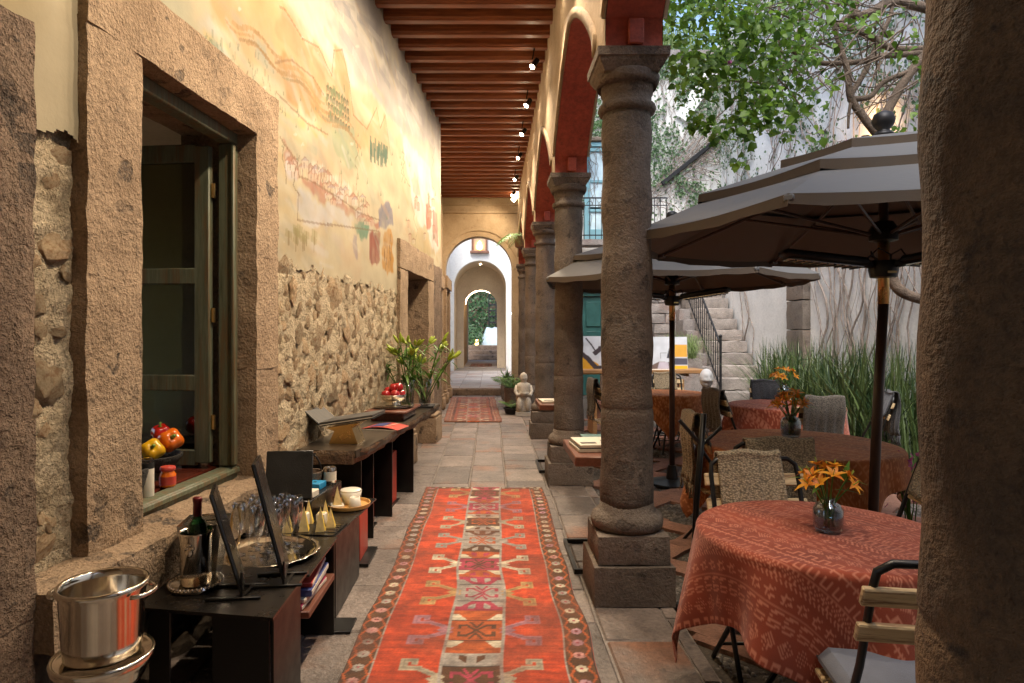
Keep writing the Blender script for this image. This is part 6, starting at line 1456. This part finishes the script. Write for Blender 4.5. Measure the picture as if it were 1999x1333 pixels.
# parasols
def parasol(label, x, y, r, zr, rz, tilt, hz, seed):
    t = thing('parasol', label, 'parasol', (x,y,-.06), rz, 'parasols over the court tables'); z0 = .06
    obj('pole', MB().tube([(0,0,.05),(tilt*.5,0,1.0),(tilt,0,zr+z0-.41)], .028, 14), M['pole'], t, smooth=True)
    obj('brass_collar', MB().tube([(tilt,0,zr+z0-.42),(tilt,0,zr+z0-.02)], .030, 14), M['brass'], t, smooth=True)
    obj('upper_pole', MB().tube([(tilt,0,zr+z0-.05),(tilt,0,zr+z0+.50)], .026, 14), M['pole'], t)
    obj('base', MB().lathe([(.0,0),(.24,0),(.24,.03),(.06,.06),(.04,.2),(.0,.2)], 28), M['blackmetal'], t)
    N = 8; prof = [(.05,zr+.56,.60,zr+.42),(.42,zr+.43,1.08,zr+.22),(.90,zr+.24,r,zr)]
    for i, (ra, za, rb, zb_) in enumerate(prof):
        b = MB(); fb_ = MB(); seg = 8; m_ = 6
        for k in range(N):
            a0, a1 = 2*math.pi*k/N, 2*math.pi*(k+1)/N; G = []
            for j in range(m_+1):
                q = j/m_; rr_ = ra+(rb-ra)*q; zz = za+(zb_-za)*q; row = []
                for s_ in range(seg+1):
                    u = s_/seg; p = Vector((math.cos(a0),math.sin(a0),0)).lerp(Vector((math.cos(a1),math.sin(a1),0)), u)*rr_
                    sag = -.022*math.sin(math.pi*u)*q*(rr_/r)
                    row.append((tilt+p.x*(1-.008*math.sin(math.pi*u)*q), p.y*(1-.008*math.sin(math.pi*u)*q), zz+z0+sag))
                G.append(row)
            b.grid(G); e = G[-1]
            fb_.grid([[(p[0],p[1],p[2]-.001) for p in e], [(tilt+(p[0]-tilt)*1.004, p[1]*1.004, p[2]-.05-.006*math.sin(q*2.1+k)) for q, p in enumerate(e)]])
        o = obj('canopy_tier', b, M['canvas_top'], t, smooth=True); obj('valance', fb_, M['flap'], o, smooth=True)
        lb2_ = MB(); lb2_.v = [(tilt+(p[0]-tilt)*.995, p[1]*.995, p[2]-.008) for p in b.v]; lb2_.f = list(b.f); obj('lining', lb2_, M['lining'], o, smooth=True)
    for k in range(N):
        a = 2*math.pi*k/N; d = Vector((math.cos(a),math.sin(a),0)); o = obj('rib', MB().tube([Vector((tilt,0,zr+z0+.45)), Vector((tilt,0,0))+d*r*.5+Vector((0,0,zr+z0+.20)), Vector((tilt,0,0))+d*r*.985+Vector((0,0,zr+z0-.02))], .011, 6), M['pole'], t)
        obj('strut', MB().tube([Vector((tilt,0,zr+z0-.02))+d*.05, Vector((tilt,0,0))+d*r*.55+Vector((0,0,zr+z0+.17))], .010, 6), M['pole'], o)
        obj('rib_pocket', MB().box((0,0,0),(.05,.045,.03),.006, Matrix.Translation(Vector((tilt,0,zr+z0-.018))+d*(r*.985))@Matrix.Rotation(a,4,'Z')), M['canvas_top'], o)
    obj('hub', MB().lathe([(.035,-.05),(.075,-.04),(.08,.02),(.05,.07),(.035,.07)], 20, (tilt,0,zr+z0-.01)), M['blackmetal'], t); obj('finial', MB().lathe([(.05,.0),(.062,.015),(.045,.03),(.03,.045),(.055,.075),(.062,.105),(.05,.14),(.02,.155),(.0,.157)], 24, (tilt,0,zr+z0+.55)), M['iron'], t, smooth=True)
    h = thing('parasol_heater', hz, 'heater', (x+tilt*math.cos(rz), y+tilt*math.sin(rz), zr-.22), rz, 'heaters under the parasols')
    obj('clamp', MB().lathe([(.03,-.05),(.07,-.045),(.08,0),(.075,.05),(.03,.055)], 18), M['blackmetal'], h)
    obj('badge', MB().box((0,-.082,-.02),(.05,.004,.012)), M['brass'], h)
    for k in range(3):
        a = R(182)+k*2.094; Mx = Matrix.Rotation(a,4,'Z')@Matrix.Rotation(R(-6),4,'Y')
        arm = obj('heater_arm', MB().box((.36,0,.03),(.50,.12,.05),.018,Mx).box((.10,0,.02),(.14,.05,.04),.01,Mx), M['blackmetal'], h)
        obj('element', MB().box((.36,0,-.002),(.44,.09,.012),.003,Mx), M['steel'], arm)
        for j in range(9): obj('grille_bar', MB().box((.17+j*.047,0,-.011),(.008,.1,.006),0,Mx), M['iron'], arm)
        obj('lead', MB().tube([Mx@Vector((.12,.03,.05)), Mx@Vector((.08,.06,.11)), Mx@Vector((.0,.06,.08)), Vector((.04,0,.03))], .005, 5), M['black'], h)
parasol('large grey three tiered parasol over the near court tables', 2.215, 3.74, 1.47, 2.09, 0, .08, 'black three armed heater under the large near parasol', 1)
parasol('farther pale grey parasol beyond the nearest column', 1.87, 6.6, 1.36, 2.05, R(14), 0, 'black three armed heater under the farther parasol', 2)

# book tables between the columns
for k, (y, lb_, lb2) in enumerate(((4.28,'low red brown book table beside the second column','newspaper and magazine pile on the nearer book table'),(7.15,'low red brown book table beside the third column','pale book on the farther book table'))):
    t = thing('book_table', lb_, 'table', (.735, y, 0), 0, 'book tables between the columns')
    obj('table_top', MB().box((0,0,.705),(.43,.66,.06),.006), M['redwoodtop'], t)
    obj('floor_frame', MB().box((-.205,0,.016),(.022,.56,.03)).box((0,-.29,.016),(.43,.022,.03)).box((0,.29,.016),(.43,.022,.03)), M['blackmetal'], t)
    obj('post', MB().box((.19,-.2,.34),(.03,.03,.67)), M['blackmetal'], t); obj('post', MB().box((.19,.2,.34),(.03,.03,.67)), M['blackmetal'], t)
    b = thing('stack_of_magazines', lb2, 'magazines', (.72, y-.02, .736), .08); z = 0
    for j, (m_, h) in enumerate((('paper',.022),('greypage',.006),('paper',.02))[:3 if k == 0 else 1]): obj('magazine', MB().box((.005*j,0,z+h/2),(.34,.32,h-.001),.002), M[m_], b); z += h
    obj('print_panel', MB().box((.06,-.05,z+.001),(.10,.12,.001)).box((-.09,-.08,z+.001),(.1,.05,.001)), M['greypage'], b)
    if k == 0:
        b = thing('book', 'teal book lying behind the magazines on the nearer book table', 'book', (.78, y+.25, .736), 0); obj('cover', MB().box((0,0,.02),(.28,.13,.04),.004), M['cover_teal'], b)
# oak buffet with canvases
bf = thing('oak_buffet', 'long oak buffet table carrying painted canvases', 'table', (2.3, 9.95, -.06)); obj('table_top', MB().box((0,0,.975),(1.95,.62,.055),.006), M['oak'], bf)
for sx in (-.72,.6): obj('panel_leg', MB().box((sx,0,.43),(.07,.5,.855),.005), M['oak'], bf)
obj('riser_shelf', MB().box((.35,-.02,.96),(.75,.4,.03),.004).box((0,-.02,.925),(.04,.36,.05)).box((.7,-.02,.925),(.04,.36,.05)), M['oak'], bf)
def canvas_art(label, x, y, z, W, H, draw, rz=0):
    c = Canvas(W, H, .006, lin('#c9cfd6')); draw(c); nx, nz_ = int(W/.006), int(H/.006)
    c.a *= (.9+.2*smooth_noise(c.nx, c.ny, 9, 9, 3)[...,None])
    U, V = np.meshgrid(np.linspace(0,W,nx), np.linspace(0,H,nz_)); me = gridmesh('painted_face', np.stack([U-W/2, 0*U-.012, V], -1), M['art']); paint(me, c.sample(U,V).reshape(-1,3))
    t = thing('painted_canvas', label, 'painting', (x,y,z), rz); t.rotation_euler[0] = R(-8); link('painted_face', me, t); obj('stretcher', MB().box((0,.004,H/2),(W,.028,H)), M['paper'], t)
def art1(c):
    c.poly([(0,0),(.40,0),(.30,.16),(.16,.24),(.0,.32)], lin('#d09a1e')); c.line([(.0,.36),(.14,.24),(.26,.10),(.40,.10),(.50,.22),(.46,.36),(.34,.40),(.26,.34)], .075, lin('#3a3034')); c.line([(.12,.56),(.20,.46),(.25,.38)], .022, lin('#2e2a30')); c.poly([(.30,0),(.38,0),(.36,.10),(.30,.06)], lin('#8d97a3')); c.blur(1)
def art2(c):
    c.rect(.34,.22,.58,.42,lin('#d8a23a')); c.poly([(0,.08),(.14,.15),(.30,.14),(.34,.0),(0,0)], lin('#6c5a54')); c.poly([(.10,0),(.30,0),(.28,.14),(.14,.14)], lin('#b9b3c0')); c.rect(.30,.10,.58,.20,lin('#4a4a58')); c.rect(.34,0,.58,.09,lin('#dcb21c')); c.poly([(.26,.20),(.36,.20),(.37,.36),(.30,.36)], lin('#30303c')); c.line([(.16,.20),(.16,.29),(.26,.29)], .006, lin('#333333')); c.blur(1)
canvas_art('unframed painting of a dark curve over yellow, half behind the column', 1.68, 9.98, .856, .60, .60, art1, .04); canvas_art('unframed abstract painting with yellow squares on the oak buffet', 2.78, 9.98, .905, .58, .54, art2, -.05)
bb = thing('book', 'pale grey book lying on the oak buffet', 'book', (2.62, 9.8, .921), .1); obj('cover', MB().box((0,0,.012),(.4,.16,.024),.003), M['paper'], bb)
# white head on a post
hd = thing('carved_head', 'white carved head on a grey stone post by the stairs', 'sculpture', (3.02, 8.9, -.06)); obj('post', MB().rough((.02,.02,.39),(.17,.17,.78),.06,.006,5), M['greystone'], hd)
def hf(d): return 1+.22*max(0,-d.y)*max(0,1-abs(d.x)*4)*max(0,1-abs(d.z+.1)*2.5)-.22*math.exp(-((abs(d.x)-.35)**2+(d.z-.12)**2)*40)*(d.y<0)-.14*math.exp(-((d.z+.45)**2)*90)*(d.y<-.5)
obj('head', MB().sphere((-.02,0,.93), (.092,.11,.135), 28, 22, None, hf), M['whitehead'], hd, smooth=True); obj('neck', MB().lathe([(.06,.77),(.05,.84)], 16, (-.01,.02,0)), M['iron'], hd)
# seated stone statue
ss_ = thing('seated_statue', 'pale seated stone figure holding a bowl beside the column', 'statue', (.60, 11.7, 0)); ss_.scale = (.9,.9,.9); obj('base', MB().rough((0,0,.04),(.34,.36,.08),.06,.006,5), M['marble'], ss_)
b = MB().lathe([(.14,.07),(.155,.12),(.15,.22),(.14,.30),(.15,.34),(.135,.42),(.125,.50),(.145,.58),(.13,.64),(.06,.67),(.05,.70)], 24, sq=.9)
b.v = [tuple(Vector(p)+Vector((p[0],p[1],0))*.12*noise.noise(Vector(p)*7)) for p in b.v]
obj('body', b, M['marble'], ss_, smooth=True); obj('head', MB().sphere((0,-.02,.765), (.080,.082,.105), 24, 18, None, hf), M['marble'], ss_, smooth=True)
for s_ in (-1,1): obj('arm', MB().tube([(s_*.125,0,.60),(s_*.165,-.03,.48),(s_*.13,-.13,.42),(s_*.05,-.17,.45)], [.042,.04,.035,.028], 10), M['marble'], ss_, smooth=True); obj('knee', MB().sphere((s_*.085,-.13,.24),(.07,.08,.14),14,10), M['marble'], ss_, smooth=True)
obj('bowl', MB().lathe([(.02,.40),(.07,.43),(.09,.48),(.08,.48),(.05,.45),(.0,.44)], 20, (0,-.16,0), caps=False), M['marble'], ss_, smooth=True)
# purple blooms behind the right chair
pf = thing('purple_flowers', 'purple blooms low behind the side on chair at the right', 'plant', (2.72, 4.15, -.06)); b = MB(); s2 = MB()
for k in range(60): leafquad(b, Vector((random.uniform(-.12,.12), random.uniform(-.05,.05), random.uniform(.45,.78))), rv(rs), rv(rs), .05, .035, .2)
for k in range(12): s2.tube([(random.uniform(-.03,.03),0,.2),(random.uniform(-.12,.12),0,.74)], .004, 4)
obj('blooms', b, M['pink'], pf, smooth=True)['kind'] = 'stuff'; obj('stem', s2, M['lilyleaf'], pf); obj('pot', MB().lathe([(.09,0),(.13,.22),(.12,.22)], 18), M['terracotta'], pf)

# =================================================================== CORRIDOR LAMPS (row of lit spots under the beams)
k = 0
for yy in (2.15, 3.4, 4.65, 5.6, 7.2, 8.43, 9.66, 10.96, 12.5, 13.9):  # farthest spot is added to brighten the end wall
    seen = yy > 6.5
    s_ = thing('ceiling_spot', ('%s lit ceiling spot in the receding row, counted from the near end' % ('first','second','third','fourth','fifth','added sixth')[[7.2,8.43,9.66,10.96,12.5,13.9].index(yy)]) if seen else 'lit ceiling spot of the row above the viewer', 'lamp', (.47, yy, 4.50), 0, 'ceiling spots along the arcade')
    tgt = Vector((-1.35, yy-.35, 1.9))-Vector((.47,yy,4.5)); q = tgt.to_track_quat('-Z','Y'); Mq = q.to_matrix().to_4x4()
    obj('canister', MB().lathe([(.0,.10),(.03,.10),(.034,.0),(.030,-.0)], 16, M=Mq), M['blackmetal'], s_); obj('lens', MB().sphere((0,0,-.005), (.028,.028,.022), 14, 8, Mq), M['lamp'], s_, smooth=True)
    obj('bracket', MB().tube([(0,0,.08),(0.02,0,.20)], .008, 6), M['blackmetal'], s_)
    ld = bpy.data.lights.new('spot_light', 'SPOT'); ld.energy = 98; ld.color = (1,.79,.56); ld.spot_size = R(138); ld.spot_blend = .8; ld.shadow_soft_size = .04
    lo = link('spot_light', ld, None, Vector((.47,yy,4.5))+tgt.normalized()*.06); lo.rotation_euler = q.to_euler()
cyl = thing('white_track_spot', 'white cylinder spotlight beside the end arch', 'lamp', (.50, 14.6, 4.52)); obj('cylinder', MB().lathe([(.0,0),(.05,0),(.05,.24),(.0,.24)], 18, M=Matrix.Rotation(R(40),4,'Y')), M['strip'], cyl); obj('bracket', MB().tube([(.1,0,.1),(.12,0,.2)], .012, 6), M['blackmetal'], cyl)

ld = bpy.data.lights.new('track_spot_light', 'SPOT'); ld.energy = 30; ld.color = (1,.78,.52); ld.spot_size = R(120); ld.spot_blend = .8; ld.shadow_soft_size = .04
lo = link('track_spot_light', ld, None, (.44, 14.5, 4.48)); lo.rotation_euler = (Vector((-.6,15.4,3.2))-Vector((.44,14.5,4.48))).to_track_quat('-Z','Y').to_euler()
